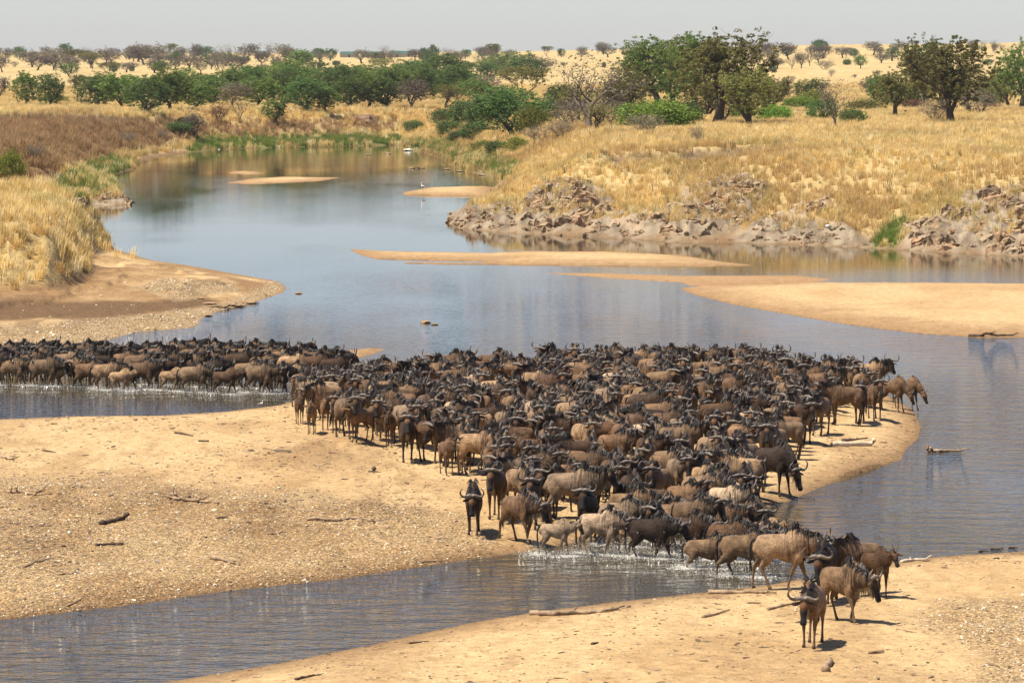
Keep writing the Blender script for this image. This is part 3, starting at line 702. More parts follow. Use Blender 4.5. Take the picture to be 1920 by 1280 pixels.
an(1165, 1024, -22, 4, 'pale grey', 1.0, None, 'ford', .02); an(1185, 1008, -18, 1, 'tan', 1.0, None, 'ford')
an(1290, 1040, -30, 12, 'dark brown', 1.0, None, 'ford', .2); an(1370, 1052, -24, 4, 'dark brown', 1.0, None, 'ford', .22); an(1300, 1012, -40, 8, 'charcoal', 1.02, None, 'ford', .1)
an(1352, 1020, -28, 5, 'brown', .98, None, 'ford', .2); an(1418, 1050, -26, 8, 'tan', .95, None, 'ford', .22); an(1256, 1018, -30, 4, 'tan', .96, None, 'ford', .1)
an(1405, 1012, -60, 12, 'brown', 1.0, None, 'ford', .22); an(1436, 1030, -40, 10, 'tan', .95, None, 'ford', .2)
# right flank
an(1452, 930, -48, 6, 'charcoal', 1.12, 'dark wildebeest drinking alone at the sandbank edge, muzzle to the water', 'flank', 0, None)
an(1396, 962, -82, 1, 'charcoal', 1.0, 'dark head-on wildebeest standing just left of the lone drinker', 'flank')
an(1506, 832, -78, 0, 'dark brown', 1.03, 'dark wildebeest facing the camera beside the white log', 'flank')
an(1538, 815, -112, 3, 'brown', 1.0, 'brown wildebeest half hidden behind the one beside the white log', 'flank')
an(1582, 797, 188, 0, 'brown', 1.06, 'brown wildebeest in side view facing left, above the white log', 'flank')
an(1612, 792, -96, 0, 'dark brown', 1.0, 'dark head-on wildebeest beside the rump of the left-facing brown one', 'flank')
an(1641, 787, -84, 7, 'brown', 1.0, 'brown head-on wildebeest standing left of the two drinking calves', 'flank')
an(1674, 772, -30, 11, 'tan', 1.12, 'tan calf with head down at the right tip of the sandbank', 'flank')
an(1702, 770, -36, 11, 'brown', 1.08, 'brown calf drinking at the water, rightmost of the whole herd', 'flank')
an(1628, 748, -12, 13, 'tan', 1.05, 'tan wildebeest with upright horns behind the drinking calves', 'flank')
an(1550, 838, -62, 2, 'brown', .01, None, 'skip')
# left flank
for i, (px, py, hd, po, to, sc, lb) in enumerate([
    (562, 796, -80, 9, 'brown', .92, 'brown calf at the left tip of the herd by the water'),
    (584, 814, -92, 9, 'tan', .95, 'tan head-on calf standing foremost at the left tip of the herd'),
    (610, 806, -86, 9, 'brown', .98, 'brown pale-faced calf second from the left tip of the herd'),
    (633, 810, -96, 0, 'brown', .92, 'slim brown wildebeest between two calves near the left tip'),
    (652, 822, -60, 3, 'grey-brown', 1.02, 'grey-brown wildebeest standing over a calf on the left flank'),
    (676, 830, -130, 9, 'brown', 1.05, 'brown calf standing in front of the grey-brown one, left flank'),
    (706, 824, -88, 0, 'tan', .98, None), (731, 838, -94, 9, 'brown', 1.0, 'tan-faced calf just left of the dark curved-horned one'),
    (764, 866, -88, 7, 'charcoal', 1.04, 'dark curved-horned wildebeest facing the camera, foremost on the left flank'),
    (778, 838, -84, 0, 'dark brown', 1.02, None), (812, 868, -50, 1, 'brown', 1.03, 'brown wildebeest turned three-quarters, right of the foremost left-flank one'),
    (838, 890, -72, 9, 'brown', .98, 'calf standing in front of the brown ones on the left flank'), (872, 886, -84, 1, 'brown', 1.0, None), (910, 880, -96, 9, 'tan', 1.0, None), (850, 862, -60, 3, 'dark brown', 1.0, None),
    (590, 775, -75, 0, 'brown', 1.0, None), (565, 765, -62, 2, 'brown', .98, None), (622, 778, -88, 7, 'dark brown', 1.0, None), (660, 780, -80, 0, 'dark brown', 1.0, None), (700, 790, -92, 1, 'charcoal', 1.0, None)]):
    an(px, py, hd, po, to, sc, lb, 'left flank')
herd[:] = [h for h in herd if h['zone'] != 'skip']
# the line wading in from the left
lin = [(24, 716, 'tan', 4, 1.02), (86, 718, 'grey-brown', 12, 1.06), (132, 718, 'tan', 5, 1.04), (168, 720, 'brown', 8, .95), (203, 724, 'tan', 4, 1.0), (226, 727, 'tan', 10, .98), (268, 724, 'brown', 5, 1.05),
       (300, 716, 'brown', 4, 1.0), (322, 727, 'tan', 10, 1.02), (366, 729, 'grey-brown', 12, 1.0), (424, 733, 'brown', 10, 1.12), (488, 731, 'grey-brown', 4, 1.06), (468, 722, 'tan', 5, 1.0), (395, 720, 'charcoal', 4, 1.02),
       (520, 730, 'charcoal', 8, 1.0), (548, 728, 'tan', 4, 1.0), (590, 740, 'brown', 5, 1.0), (-22, 716, 'brown', 5, 1.0)]
words = 'first second third fourth fifth sixth seventh eighth ninth tenth eleventh twelfth thirteenth fourteenth fifteenth sixteenth seventeenth eighteenth nineteenth twentieth'.split()
tens = ['', '', 'twenty', 'thirty', 'forty', 'fifty', 'sixty', 'seventy', 'eighty', 'ninety']
def ordw(n):
    if n == 100: return 'hundredth'
    if n > 100: return 'hundred-and-' + ordw(n - 100)
    if n <= 20: return words[n - 1]
    if n % 10 == 0: return tens[n // 10][:-1] + 'ieth' if n < 100 else str(n)
    return tens[n // 10] + '-' + words[n % 10 - 1]
for px, py, to, po, sc in lin:
    an(px, py + 7, random.uniform(-22, 4), po, to, sc, None, 'wading front', .17)
for row, (py, n) in enumerate([(714, 20), (706, 20), (698, 17)]):
    for i in range(n):
        px = -20 + (i + .5) * (660 / n) + random.uniform(-9, 9)
        if row == 2 and px > 560: continue
        an(px, py + random.uniform(-2, 2) + max(0, px - 420) * .03, random.uniform(-20, 14), random.choice([4, 5, 12, 7, 0, 3]), random.choice(['brown', 'tan', 'grey-brown', 'dark brown', 'charcoal']), random.uniform(.95, 1.05), None, 'wading back' if row else 'wading mid', .12)
# the mass on the sandbank
mass_px = [(585, 772), (620, 748), (700, 738), (800, 730), (950, 722), (1100, 713), (1300, 711), (1480, 722), (1590, 736), (1625, 752), (1560, 785), (1500, 815), (1478, 860), (1430, 915), (1380, 950),
    (1400, 990), (1330, 1005), (1150, 1000), (1020, 985), (950, 950), (905, 900), (840, 872), (760, 850), (680, 815), (610, 795)]
mw = np.array(gp(mass_px, 0.35))
taken = [(h['x'], h['y'], R(h['hd']), h['s']) for h in herd]
def clear(x, y, hd, s, gap=1.0):
    for (a, b, h2, s2) in taken:
        dx, dy = x - a, y - b
        if dx * dx + dy * dy > 6: continue
        for (hh, ux, uy) in ((hd, dx, dy), (h2, -dx, -dy)):
            c_, s_ = math.cos(hh), math.sin(hh); lx = ux * c_ + uy * s_; ly = -ux * s_ + uy * c_
            cross = abs(math.sin(hd - h2)); A_ = 1.18 * gap * (1 - .26 * cross); B_ = (.49 + .32 * cross) * gap
            if (lx / A_) ** 2 + (ly / B_) ** 2 < 1: return False
    return True
mr = random.Random(5)
x0, x1, y0, y1 = mw[:, 0].min(), mw[:, 0].max(), mw[:, 1].min(), mw[:, 1].max()
cap = 450 - len(herd); tries = 0; placed = 0
while placed < cap and tries < 60000:
    tries += 1
    x, y = mr.uniform(x0, x1), mr.uniform(y0, y1)
    if not inside(mw, np.array(x), np.array(y)): continue
    q = mr.random(); nearness = min(1, max(0, (140 - y) / 35))
    if q < .62 + .3 * nearness: hd = mr.gauss(-84, 28)
    elif q < .9: hd = mr.gauss(-24, 22)
    else: hd = mr.gauss(192, 22)
    s = mr.uniform(.93, 1.07); po = mr.choices([0, 1, 2, 3, 4, 5, 7, 8, 9, 12, 13, 14], [12, 9, 8, 8, 6, 6, 9, 6, 5, 4, 6, 6])[0]
    if not clear(x, y, R(hd), s, 1.0 if tries < 20000 else .9): continue
    z = float(terrain_z(x, y)); p = project(x, y, z)
    to = mr.choices(list(TONES), [23, 12, 18, 24, 16, 7])[0]
    herd.append(dict(x=x, y=y, z=max(z, -.05), px=float(p[0]), py=float(p[1]), hd=hd, pose=po, tone=to, s=s, label=None, zone='mass', sink=0.0, beard=mr.choice([None, None, 'dark'])))
    taken.append((x, y, R(hd), s)); placed += 1
print('HERD', len(herd), 'mass', placed, 'tries', tries)
# the 316 that show largest stay individuals; the rest (far rows, mostly hidden) become one mass
hidden = sorted([h for h in herd if h['zone'] in ('mass', 'wading back')], key=lambda h: -h['y'])[:max(0, len(herd) - 316)]
hid = set(map(id, hidden)); herd[:] = [h for h in herd if id(h) not in hid]
# labels: rank by depth, then order from the left
def facing(h):
    a = (h['hd'] + 180) % 360 - 180
    if -118 < a < -62: return 'head-on'
    if -62 <= a < -30: return 'turned front-right'
    if -30 <= a < 60: return 'facing right'
    if -150 < a <= -118: return 'turned front-left'
    return 'facing left'
def rankify(zone, nrow, fmt):
    hs = sorted([h for h in herd if h['zone'] == zone], key=lambda h: -h['py'])
    per = math.ceil(len(hs) / nrow)
    for r in range(nrow):
        for i, h in enumerate(sorted(hs[r * per:(r + 1) * per], key=lambda h: h['px'])):
            if h['label'] is None:
                kind = 'calf' if POSES[h['pose']].get('calf') else 'wildebeest'
                h['label'] = fmt.format(tone=h['tone'], kind=kind, face=facing(h), nth=ordw(i + 1), row=ordw(r + 1))
rankify('mass', 12, '{tone} {kind} {face}, {nth} from left in {row} rank of packed herd')
rankify('wading front', 1, '{tone} {kind} wading in nearest file of the incoming line, {nth} from left')
rankify('wading mid', 1, '{tone} {kind} wading right, {nth} from left in middle file of the incoming line')
rankify('wading back', 2, '{tone} {kind} wading right, {nth} from left in {row} far file of incoming line')
rankify('ford', 1, '{tone} {kind} fording the narrow channel, {nth} from left among those in the splash')
rankify('left flank', 1, '{tone} {kind} {face} on the herd left flank, {nth} from its left tip')
GROUPS = {'mass': 'wildebeest packed on the sandbank', 'ford': 'wildebeest fording the near channel', 'front': 'wildebeest on the near bank', 'left flank': 'wildebeest packed on the sandbank', 'edge': 'wildebeest packed on the sandbank', 'flank': 'wildebeest packed on the sandbank'}
def rest_of_herd():
    src = []
    for P in PROTO:
        bm = bmesh.new()
        mats = [M['coat'], M['horn'], M['mane'], M['beard'], M['tail']]
        me = D.meshes.new('wildebeest_body')
        for mi, keys in enumerate((('body',), ('hornl', 'hornr'), ('mane',), ('beard',), ('tail',))):
            for k in keys:
                n0 = len(bm.faces); bm.from_mesh(P[k]); bm.faces.ensure_lookup_table()
                for f in bm.faces[n0:]: f.material_index = mi
        bm.to_mesh(me); bm.free()
        for mm in mats: me.materials.append(mm)
        src.append(me)
    n = len(hidden)
    o = scatter('wildebeest_herd', 'packed far rows of the wildebeest herd along the river edge', 'wildebeest', [(h['x'], h['y'], max(h['z'], -.06) - h['sink']) for h in hidden],
            [((h['s'] * (.82 if POSES[h['pose']].get('calf') else 1)),) * 3 for h in hidden], [R(h['hd']) for h in hidden], np.ones((n, 3)), src, None, [h['pose'] for h in hidden])
    o.color = (.21, .13, .07, 1)
for h in herd:
    tv = TONES[h['tone']]; j = random.uniform(.85, 1.18)
    sc = h['s'] * (.95 if h['zone'] in ('mass', 'wading mid', 'wading back', 'wading front', 'ford') else 1.0) * (.82 if POSES[h['pose']].get('calf') else 1.0)
    sc = (sc * random.uniform(.97, 1.03), sc * random.uniform(.95, 1.08), sc)
    o = put_wildebeest(h['x'], h['y'], max(h['z'], -.06) - h['sink'], h['hd'], h['pose'], sc, tuple(c * j for c in tv), h['beard'])
    tag(o, h['label'], 'wildebeest', GROUPS.get(h['zone'], 'wildebeest wading in from the left'))
# ================================================================== vegetation
def leaf_mat(name, c1, c2, trans=0.35):
    m, t, b, o = mat_new(name)
    g = attr(t, 'tint').outputs['Fac']; oi = t.nodes.new('ShaderNodeObjectInfo')
    c = mixc(t, g, c1, c2)
    hs_ = t.nodes.new('ShaderNodeHueSaturation'); t.links.new(c, hs_.inputs['Color'])
    t.links.new(mathn(t, 'ADD', mathn(t, 'MULTIPLY', oi.outputs['Random'], 0.035), 0.472), hs_.inputs['Hue'])
    t.links.new(mathn(t, 'ADD', mathn(t, 'MULTIPLY', oi.outputs['Random'], 0.75), 0.75), hs_.inputs['Value'])
    t.links.new(hs_.outputs[0], b.inputs['Base Color']); b.inputs['Roughness'].default_value = 0.65; b.inputs['Specular IOR Level'].default_value = 0.25
    tr = t.nodes.new('ShaderNodeBsdfTranslucent'); t.links.new(hs_.outputs[0], tr.inputs[0])
    mx = t.nodes.new('ShaderNodeMixShader'); mx.inputs[0].default_value = trans
    t.links.new(b.outputs[0], mx.inputs[1]); t.links.new(tr.outputs[0], mx.inputs[2]); t.links.new(mx.outputs[0], o.inputs[0])
    return m
M['bark'] = plain_mat('bark', (.075, .055, .04), 0.9, 0.4, 4)
M['bark_pale'] = plain_mat('pale_bark', (.16, .125, .095), 0.9, 0.35, 4)
LM = {'green': leaf_mat('green_leaves', (.062, .108, .020), (.155, .225, .045)), 'deep': leaf_mat('deep_green_leaves', (.045, .085, .020), (.11, .17, .04)),
      'olive': leaf_mat('olive_leaves', (.098, .105, .026), (.22, .215, .055)), 'grey': leaf_mat('grey_brown_leaves', (.105, .088, .06), (.2, .165, .11)),
      'bright': leaf_mat('bright_green_leaves', (.08, .16, .018), (.18, .30, .04)), 'rust': leaf_mat('rust_leaves', (.10, .045, .02), (.2, .09, .04)), 'lime': leaf_mat('yellow_green_leaves', (.09, .12, .015), (.20, .21, .035))}

def build_tree(seed, shape, nleaf, leaf=0.02, branchy=1.0, trunk_h=0.30, spread=0.5, lean=0.0, stems=1, dens=1.0, fill=.4, zc=.60, zr=.36):
    """tree of height 1; returns (trunk mesh, crown mesh)"""
    r = random.Random(seed); nr = np.random.default_rng(seed)
    T = Tubes(); tips = []
    def grow(p, d, ln, rad, lvl):
        n = 4; pts = [p]; rr = [rad]
        for i in range(n):
            d = (d + Vector((r.gauss(0, .16), r.gauss(0, .16), r.gauss(0.03, .10)))).normalized()
            if shape == 'umbrella' and lvl >= 1 and p.z > .72: d.z *= .4; d.normalize()
            p = p + d * (ln / n); pts.append(p); rr.append(rad * (1 - .55 * (i + 1) / n))
            if lvl >= 2: tips.append((p.copy(), lvl))
        T.add(pts, rr, 'leg', 6 if lvl < 2 else 4)
        if lvl < 3:
            k = {0: 4, 1: 4, 2: 3}[lvl] if branchy >= 1 else {0: 4, 1: 3, 2: 2}[lvl]
            if branchy > 1.4: k += 1
            for q in range(k):
                f = r.uniform(.45, 1.0) if q else 1.0
                ip = min(n, max(1, int(round(f * n)))); bp_ = pts[ip]
                ang = r.uniform(0, 6.283); up = {'round': .75, 'umbrella': .85, 'vase': 1.1, 'bush': .55}[shape] * (1 if lvl else 1.0)
                nd_ = Vector((math.cos(ang), math.sin(ang), up * r.uniform(.5, 1.3))).normalized()
                nd_ = (nd_ + d * .5).normalized()
                grow(bp_, nd_, ln * r.uniform(.6, .85) * (1.15 if lvl == 0 else 1), rr[ip] * .68, lvl + 1)
        else: tips.append((p.copy(), 4))
    for sIdx in range(stems):
        a0 = 6.283 * sIdx / max(1, stems) + r.random()
        off = Vector((math.cos(a0), math.sin(a0), 0)) * (.04 if stems > 1 else 0)
        d0 = Vector((math.cos(a0) * (.35 if stems > 1 else .05) + lean, math.sin(a0) * (.35 if stems > 1 else .05), 1)).normalized()
        grow(off - Vector((0, 0, .03)), d0, trunk_h, .019 / math.sqrt(stems) + .004, 0)
    P = np.array([tuple(p) for p, l in tips])
    top = np.percentile(P[:, 2], 99); wid = np.percentile(np.hypot(P[:, 0], P[:, 1]), 97)
    sz = 0.96 / top; sxy = spread / wid
    S = np.array([sxy, sxy, sz]); V = np.array([tuple(v) for v in T.v]) * S
    # keep limbs round enough: trunk verts scale is fine for these ratios
    tm = D.meshes.new('trunk'); tm.from_pydata([tuple(v) for v in V], [], T.f); tm.update(); tm.shade_smooth()
    P = P * S
    nclump = max(10, int(len(P) * .55 * dens))
    cc = P[nr.choice(len(P), nclump, replace=len(P) < nclump)]
    nf = int(nclump * fill / (1 - fill)) if fill < .95 else nclump * 4
    uu = nr.normal(0, 1, (nf, 3)); uu /= np.linalg.norm(uu, axis=1)[:, None]
    lob = 1 + .22 * np.sin(uu[:, 0] * 4.3 + seed) * np.cos(uu[:, 1] * 5.1 + seed * 2)
    uu = uu * (nr.uniform(.25, 1, nf) ** .4 * lob)[:, None] * np.array([spread * .92, spread * .92, zr]) + np.array([0, 0, zc])
    cc = np.concatenate([cc, uu]); nclump = len(cc)
    cc = cc + nr.normal(0, .02, cc.shape)
    cr = nr.uniform(.030, .080, nclump) * (.72 if leaf < .0135 else 1) * (spread * 1.6)
    ctint = nr.uniform(0, 1, nclump)
    k = nr.integers(0, nclump, nleaf)
    u = nr.normal(0, 1, (nleaf, 3)); u /= np.linalg.norm(u, axis=1)[:, None]
    rad = nr.uniform(.35, 1.0, nleaf) ** .5
    pos = cc[k] + u * (rad * cr[k])[:, None] * np.array([1, 1, .62])
    pos[:, 2] = np.maximum(pos[:, 2], .015)
    nrm = u + nr.normal(0, .55, (nleaf, 3)) + np.array([0, 0, .35]); nrm /= np.linalg.norm(nrm, axis=1)[:, None]
    t1 = np.cross(nrm, nr.normal(0, 1, (nleaf, 3))); t1 /= np.linalg.norm(t1, axis=1)[:, None]; t2 = np.cross(nrm, t1)
    L = leaf * nr.uniform(.6, 1.4, nleaf)[:, None]
    V4 = np.stack([pos - t1 * L, pos - t2 * L * .5, pos + t1 * L, pos + t2 * L * .5], 1).reshape(-1, 3)
    cm = np_mesh('crown', V4, np.arange(nleaf * 4).reshape(-1, 4))
    ti = np.repeat(np.clip(ctint[k] * .7 + nr.uniform(0, .3, nleaf), 0, 1), 4)
    a_ = cm.attributes.new('tint', 'FLOAT', 'POINT'); a_.data.foreach_set('value', ti.astype(np.float32))
    return tm, cm

KIND = {}
def reg(kind, name, n, mat, bark, **kw):
    L_ = []
    for i in range(n):
        tm, cm = build_tree(hash((kind, i)) % 9973 if False else sum(map(ord, kind)) * 7 + i * 131, **kw)
        tm.materials.append(M[bark]); cm.materials.append(LM[mat]); L_.append((tm, cm))
    KIND[kind] = (name, L_)
reg('round', 'riverine_tree', 3, 'green', 'bark', shape='round', nleaf=12000, leaf=.015, trunk_h=.20, spread=.46, fill=.7, zc=.57, zr=.38)
reg('deep', 'riverine_tree', 2, 'deep', 'bark', shape='round', nleaf=12500, leaf=.015, trunk_h=.18, spread=.50, dens=1.2, fill=.7, zc=.54, zr=.42)
reg('greyround', 'savanna_tree', 2, 'grey', 'bark', shape='round', nleaf=4200, leaf=.018, trunk_h=.20, spread=.46, branchy=1.5, dens=.9, fill=.45, zc=.6, zr=.36)
reg('umbrella', 'acacia_tree', 2, 'olive', 'bark', shape='umbrella', nleaf=4200, leaf=.018, trunk_h=.38, spread=.55, fill=.5, zc=.80, zr=.16)
reg('bare', 'bare_tree', 3, 'grey', 'bark_pale', shape='vase', nleaf=800, leaf=.014, trunk_h=.24, spread=.44, branchy=1.5, dens=.8)
reg('olive', 'acacia_tree', 3, 'olive', 'bark', shape='vase', nleaf=16000, leaf=.0125, trunk_h=.16, spread=.48, branchy=1.5, fill=.5, zc=.58, zr=.38)
reg('acacia', 'acacia_tree', 2, 'green', 'bark', shape='vase', nleaf=18000, leaf=.0125, trunk_h=.18, spread=.50, branchy=1.5, fill=.6, zc=.58, zr=.40)
reg('thorn', 'thorn_tree', 3, 'olive', 'bark', shape='vase', nleaf=5200, leaf=.011, trunk_h=.22, spread=.46, branchy=1.5, dens=1.0)
reg('bush', 'bush', 2, 'deep', 'bark', shape='bush', nleaf=5200, leaf=.030, trunk_h=.18, spread=.62, stems=4, fill=.8, zc=.42, zr=.5)
reg('brightbush', 'bush', 2, 'bright', 'bark', shape='bush', nleaf=8000, leaf=.030, trunk_h=.18, spread=.80, stems=5, dens=1.3, fill=.8, zc=.40, zr=.5)
reg('limebush', 'bush', 1, 'lime', 'bark', shape='bush', nleaf=4600, leaf=.030, trunk_h=.18, spread=.70, stems=4, fill=.8, zc=.42, zr=.5)
reg('drybush', 'dry_bush', 2, 'grey', 'bark_pale', shape='bush', nleaf=1500, leaf=.022, trunk_h=.20, spread=.62, stems=5)
reg('rustbush', 'dry_bush', 1, 'rust', 'bark_pale', shape='bush', nleaf=1500, leaf=.026, trunk_h=.20, spread=.62, stems=5)
SPREAD = {'round': .46, 'deep': .50, 'greyround': .46, 'umbrella': .55, 'bare': .44, 'olive': .48, 'acacia': .50, 'thorn': .46, 'bush': .62, 'brightbush': .8, 'limebush': .7, 'drybush': .62, 'rustbush': .62}
CATS = {'bush': 'bush', 'dry_bush': 'bush'}
trees = []; hr0 = random.Random(41)
def tree(px, py, hpx, wpx, kind, label=None, band='', group=None, lean=0.0):
    x, y, z = hit(px, py)
    q_ = hr0.uniform(.78, 1.22) if band == 'wood' else 1.0; h = hpx * q_ * y / F; wd = wpx * (1 + (q_ - 1) * .5) * y / F / 2
    trees.append(dict(px=px, py=py, x=x, y=y, z=z, h=h, w=wd, kind=kind, label=label, band=band, group=group, lean=lean))
# right bank
RB = 'trees along the right bank'
tree(1103, 247, 150, 165, 'bare', 'wide nearly leafless brown tree with fanning branches on the right bank', 'rb', RB)
tree(1172, 234, 125, 100, 'thorn', 'thin-leaved brown tree between the fanning bare tree and the green acacia', 'rb', RB)
tree(1238, 212, 148, 140, 'acacia', 'tall dark green acacia behind the bright green bush', 'rb', RB)
tree(1345, 238, 180, 175, 'olive', 'tallest tree on the right bank, olive acacia with forked dark trunk', 'rb', RB)
tree(1302, 205, 140, 130, 'acacia', 'dark green acacia just left of the tallest forked one', 'rb', RB)
tree(1395, 222, 150, 80, 'bare', 'sparse grey-brown tree touching the right side of the tallest acacia', 'rb', RB)
tree(1410, 240, 112, 100, 'olive', 'low olive tree in front right of the tallest acacia', 'rb', RB)
tree(1567, 247, 108, 90, 'bare', 'leafless thorn tree standing alone in the middle of the right grassland', 'rb', RB)
tree(1676, 224, 94, 86, 'olive', 'stout olive tree with a thick dark trunk on the right grassland', 'rb', RB)
tree(1738, 196, 124, 92, 'acacia', 'tall green tree with a leaning trunk behind the wide olive one', 'rb', RB, )
tree(1784, 234, 162, 160, 'olive', 'wide olive acacia with a broad crown near the right edge', 'rb', RB)
tree(1912, 208, 132, 80, 'acacia', 'dark green tree cut by the right edge of the picture', 'rb', RB)
tree(1860, 202, 60, 56, 'bush', 'dark bush under the right side of the wide olive acacia', 'rb', RB)
tree(1757, 232, 52, 62, 'drybush', 'leafless grey bush at the foot of the wide olive acacia', 'rb', RB)
tree(975, 198, 78, 92, 'umbrella', 'olive umbrella-crowned tree above the leaning green one', 'rb', RB)
tree(962, 258, 104, 130, 'deep', 'big leafy green tree leaning over the river bank', 'rb', RB)
tree(930, 215, 52, 64, 'limebush', 'yellow-green bush on top of the leaning green tree', 'rb', RB)
tree(872, 235, 52, 66, 'bush', 'dark green bush left of the leaning riverbank tree', 'rb', RB)
tree(838, 232, 30, 60, 'bush', 'low green bush at the far end of the right bank', 'rb', RB)
tree(776, 248, 24, 40, 'bush', 'small dark bush where the river ends', 'rb', RB)
tree(1232, 246, 66, 136, 'brightbush', 'large bright green bush below the dark green acacias', 'rb', RB)
tree(1452, 232, 40, 60, 'brightbush', 'bright green bush beside the low olive tree', 'rb', RB)
tree(1497, 208, 30, 56, 'brightbush', 'bright green bush behind the lone leafless thorn tree', 'rb', RB)
tree(1392, 228, 36, 40, 'brightbush', 'small green bush at the foot of the sparse grey-brown tree', 'rb', RB)
tree(1620, 212, 28, 70, 'limebush', 'flat yellow-green bush left of the stout olive tree', 'rb', RB)
tree(1712, 208, 24, 60, 'rustbush', 'rusty bush between the stout and the wide olive trees', 'rb', RB)
tree(1862, 208, 18, 40, 'rustbush', 'rusty low bush right of the wide olive acacia', 'rb', RB)
tree(1306, 274, 40, 26, 'drybush', 'tiny lone sapling in the grass below the tallest acacia', 'rb', RB)
tree(1516, 190, 44, 60, 'deep', 'small green tree behind the lone leafless thorn tree', 'rb', RB)
tree(1640, 190, 52, 60, 'greyround', 'greyish tree behind and left of the stout olive tree', 'rb', RB)
tree(1208, 256, 44, 70, 'drybush', 'dry grey bush below the fanning bare tree', 'rb', RB)
tree(1052, 262, 40, 60, 'drybush', 'dry brown bush right of the leaning riverbank tree', 'rb', RB)
tree(1055, 215, 60, 70, 'bush', 'dark bush left of the fanning bare tree trunk', 'rb', RB)
tree(1600, 236, 34, 50, 'bush', 'dark low bush at the right foot of the lone thorn tree', 'rb', RB)
tree(1360, 236, 56, 50, 'thorn', 'dark thorny shrub at the foot of the tallest acacia', 'rb', RB)
for i, (px, py, h_, w_, k) in enumerate([(1015, 232, 46, 70, 'bush'), (1075, 240, 56, 80, 'drybush'), (1140, 240, 60, 70, 'drybush'), (1150, 225, 70, 80, 'olive'), (1285, 235, 50, 70, 'bush'), (1320, 225, 70, 80, 'olive'), (1375, 215, 80, 90, 'olive'), (1445, 215, 70, 70, 'greyround'), (1430, 225, 90, 80, 'olive'),
    (1540, 230, 50, 60, 'bush'), (1530, 205, 40, 60, 'limebush'), (1655, 200, 60, 60, 'deep'), (1700, 205, 50, 60, 'bush'), (1815, 215, 90, 90, 'olive'), (1770, 215, 100, 80, 'olive'), (1830, 220, 60, 70, 'drybush'), (905, 240, 60, 70, 'bush'), (862, 268, 26, 46, 'bush'), (905, 285, 24, 44, 'limebush'), (935, 290, 26, 50, 'bush'), (970, 285, 30, 50, 'limebush'), (845, 252, 28, 50, 'bush'), (1010, 268, 34, 56, 'drybush'), (1120, 250, 60, 70, 'thorn'), (1085, 236, 80, 80, 'thorn'), (890, 262, 34, 60, 'bush'), (940, 225, 70, 80, 'deep'), (1000, 245, 50, 60, 'limebush'), (1890, 205, 80, 60, 'olive'), (1180, 210, 70, 80, 'deep'), (1265, 200, 110, 90, 'acacia')]):
    tree(px, py, h_, w_, k, None, 'under')
# left bank
LB = 'trees on the left plain'
tree(363, 264, 56, 48, 'greyround', 'small grey-green tree alone on the left bank of the river', 'lb', LB)
tree(20, 340, 66, 60, 'limebush', 'yellow-green bush on the left bank at the picture edge', 'lb', LB)
tree(47, 204, 72, 58, 'round', 'left tree of the pair standing apart at far left', 'lb', LB)
tree(92, 204, 72, 62, 'deep', 'right tree of the pair standing apart at far left', 'lb', LB)
tree(146, 198, 62, 42, 'umbrella', 'thin-trunked tree between the far left pair and the wood', 'lb', LB)
tree(0, 188, 44, 34, 'greyround', 'tree cut by the left edge of the picture', 'lb', LB)
tree(100, 198, 26, 60, 'limebush', 'dull bush under the far left pair of trees', 'lb', LB)
tree(410, 234, 40, 42, 'rustbush', 'rusty brown bush in front of the riverside wood', 'lb', LB)
tree(450, 230, 48, 44, 'bare', 'dead forked tree in front of the riverside wood', 'lb', LB)
tree(515, 232, 52, 54, 'round', 'round green tree alone in front of the riverside wood', 'lb', LB)
tree(612, 215, 56, 56, 'round', 'round green tree at the front of the wood, right of the lone one', 'lb', LB)
tree(773, 208, 64, 66, 'greyround', 'grey-green tree alone at the right front of the wood', 'lb', LB)
tree(834, 210, 58, 66, 'thorn', 'brown thinly leaved tree at the right end of the wood', 'lb', LB)
tree(330, 250, 22, 60, 'bush', None, 'lbush'); tree(300, 262, 20, 40, 'drybush', None, 'lbush'); tree(345, 245, 26, 40, 'bush', None, 'lbush'); tree(235, 268, 22, 50, 'drybush', None, 'lbush'); tree(60, 300, 30, 60, 'drybush', None, 'lbush')
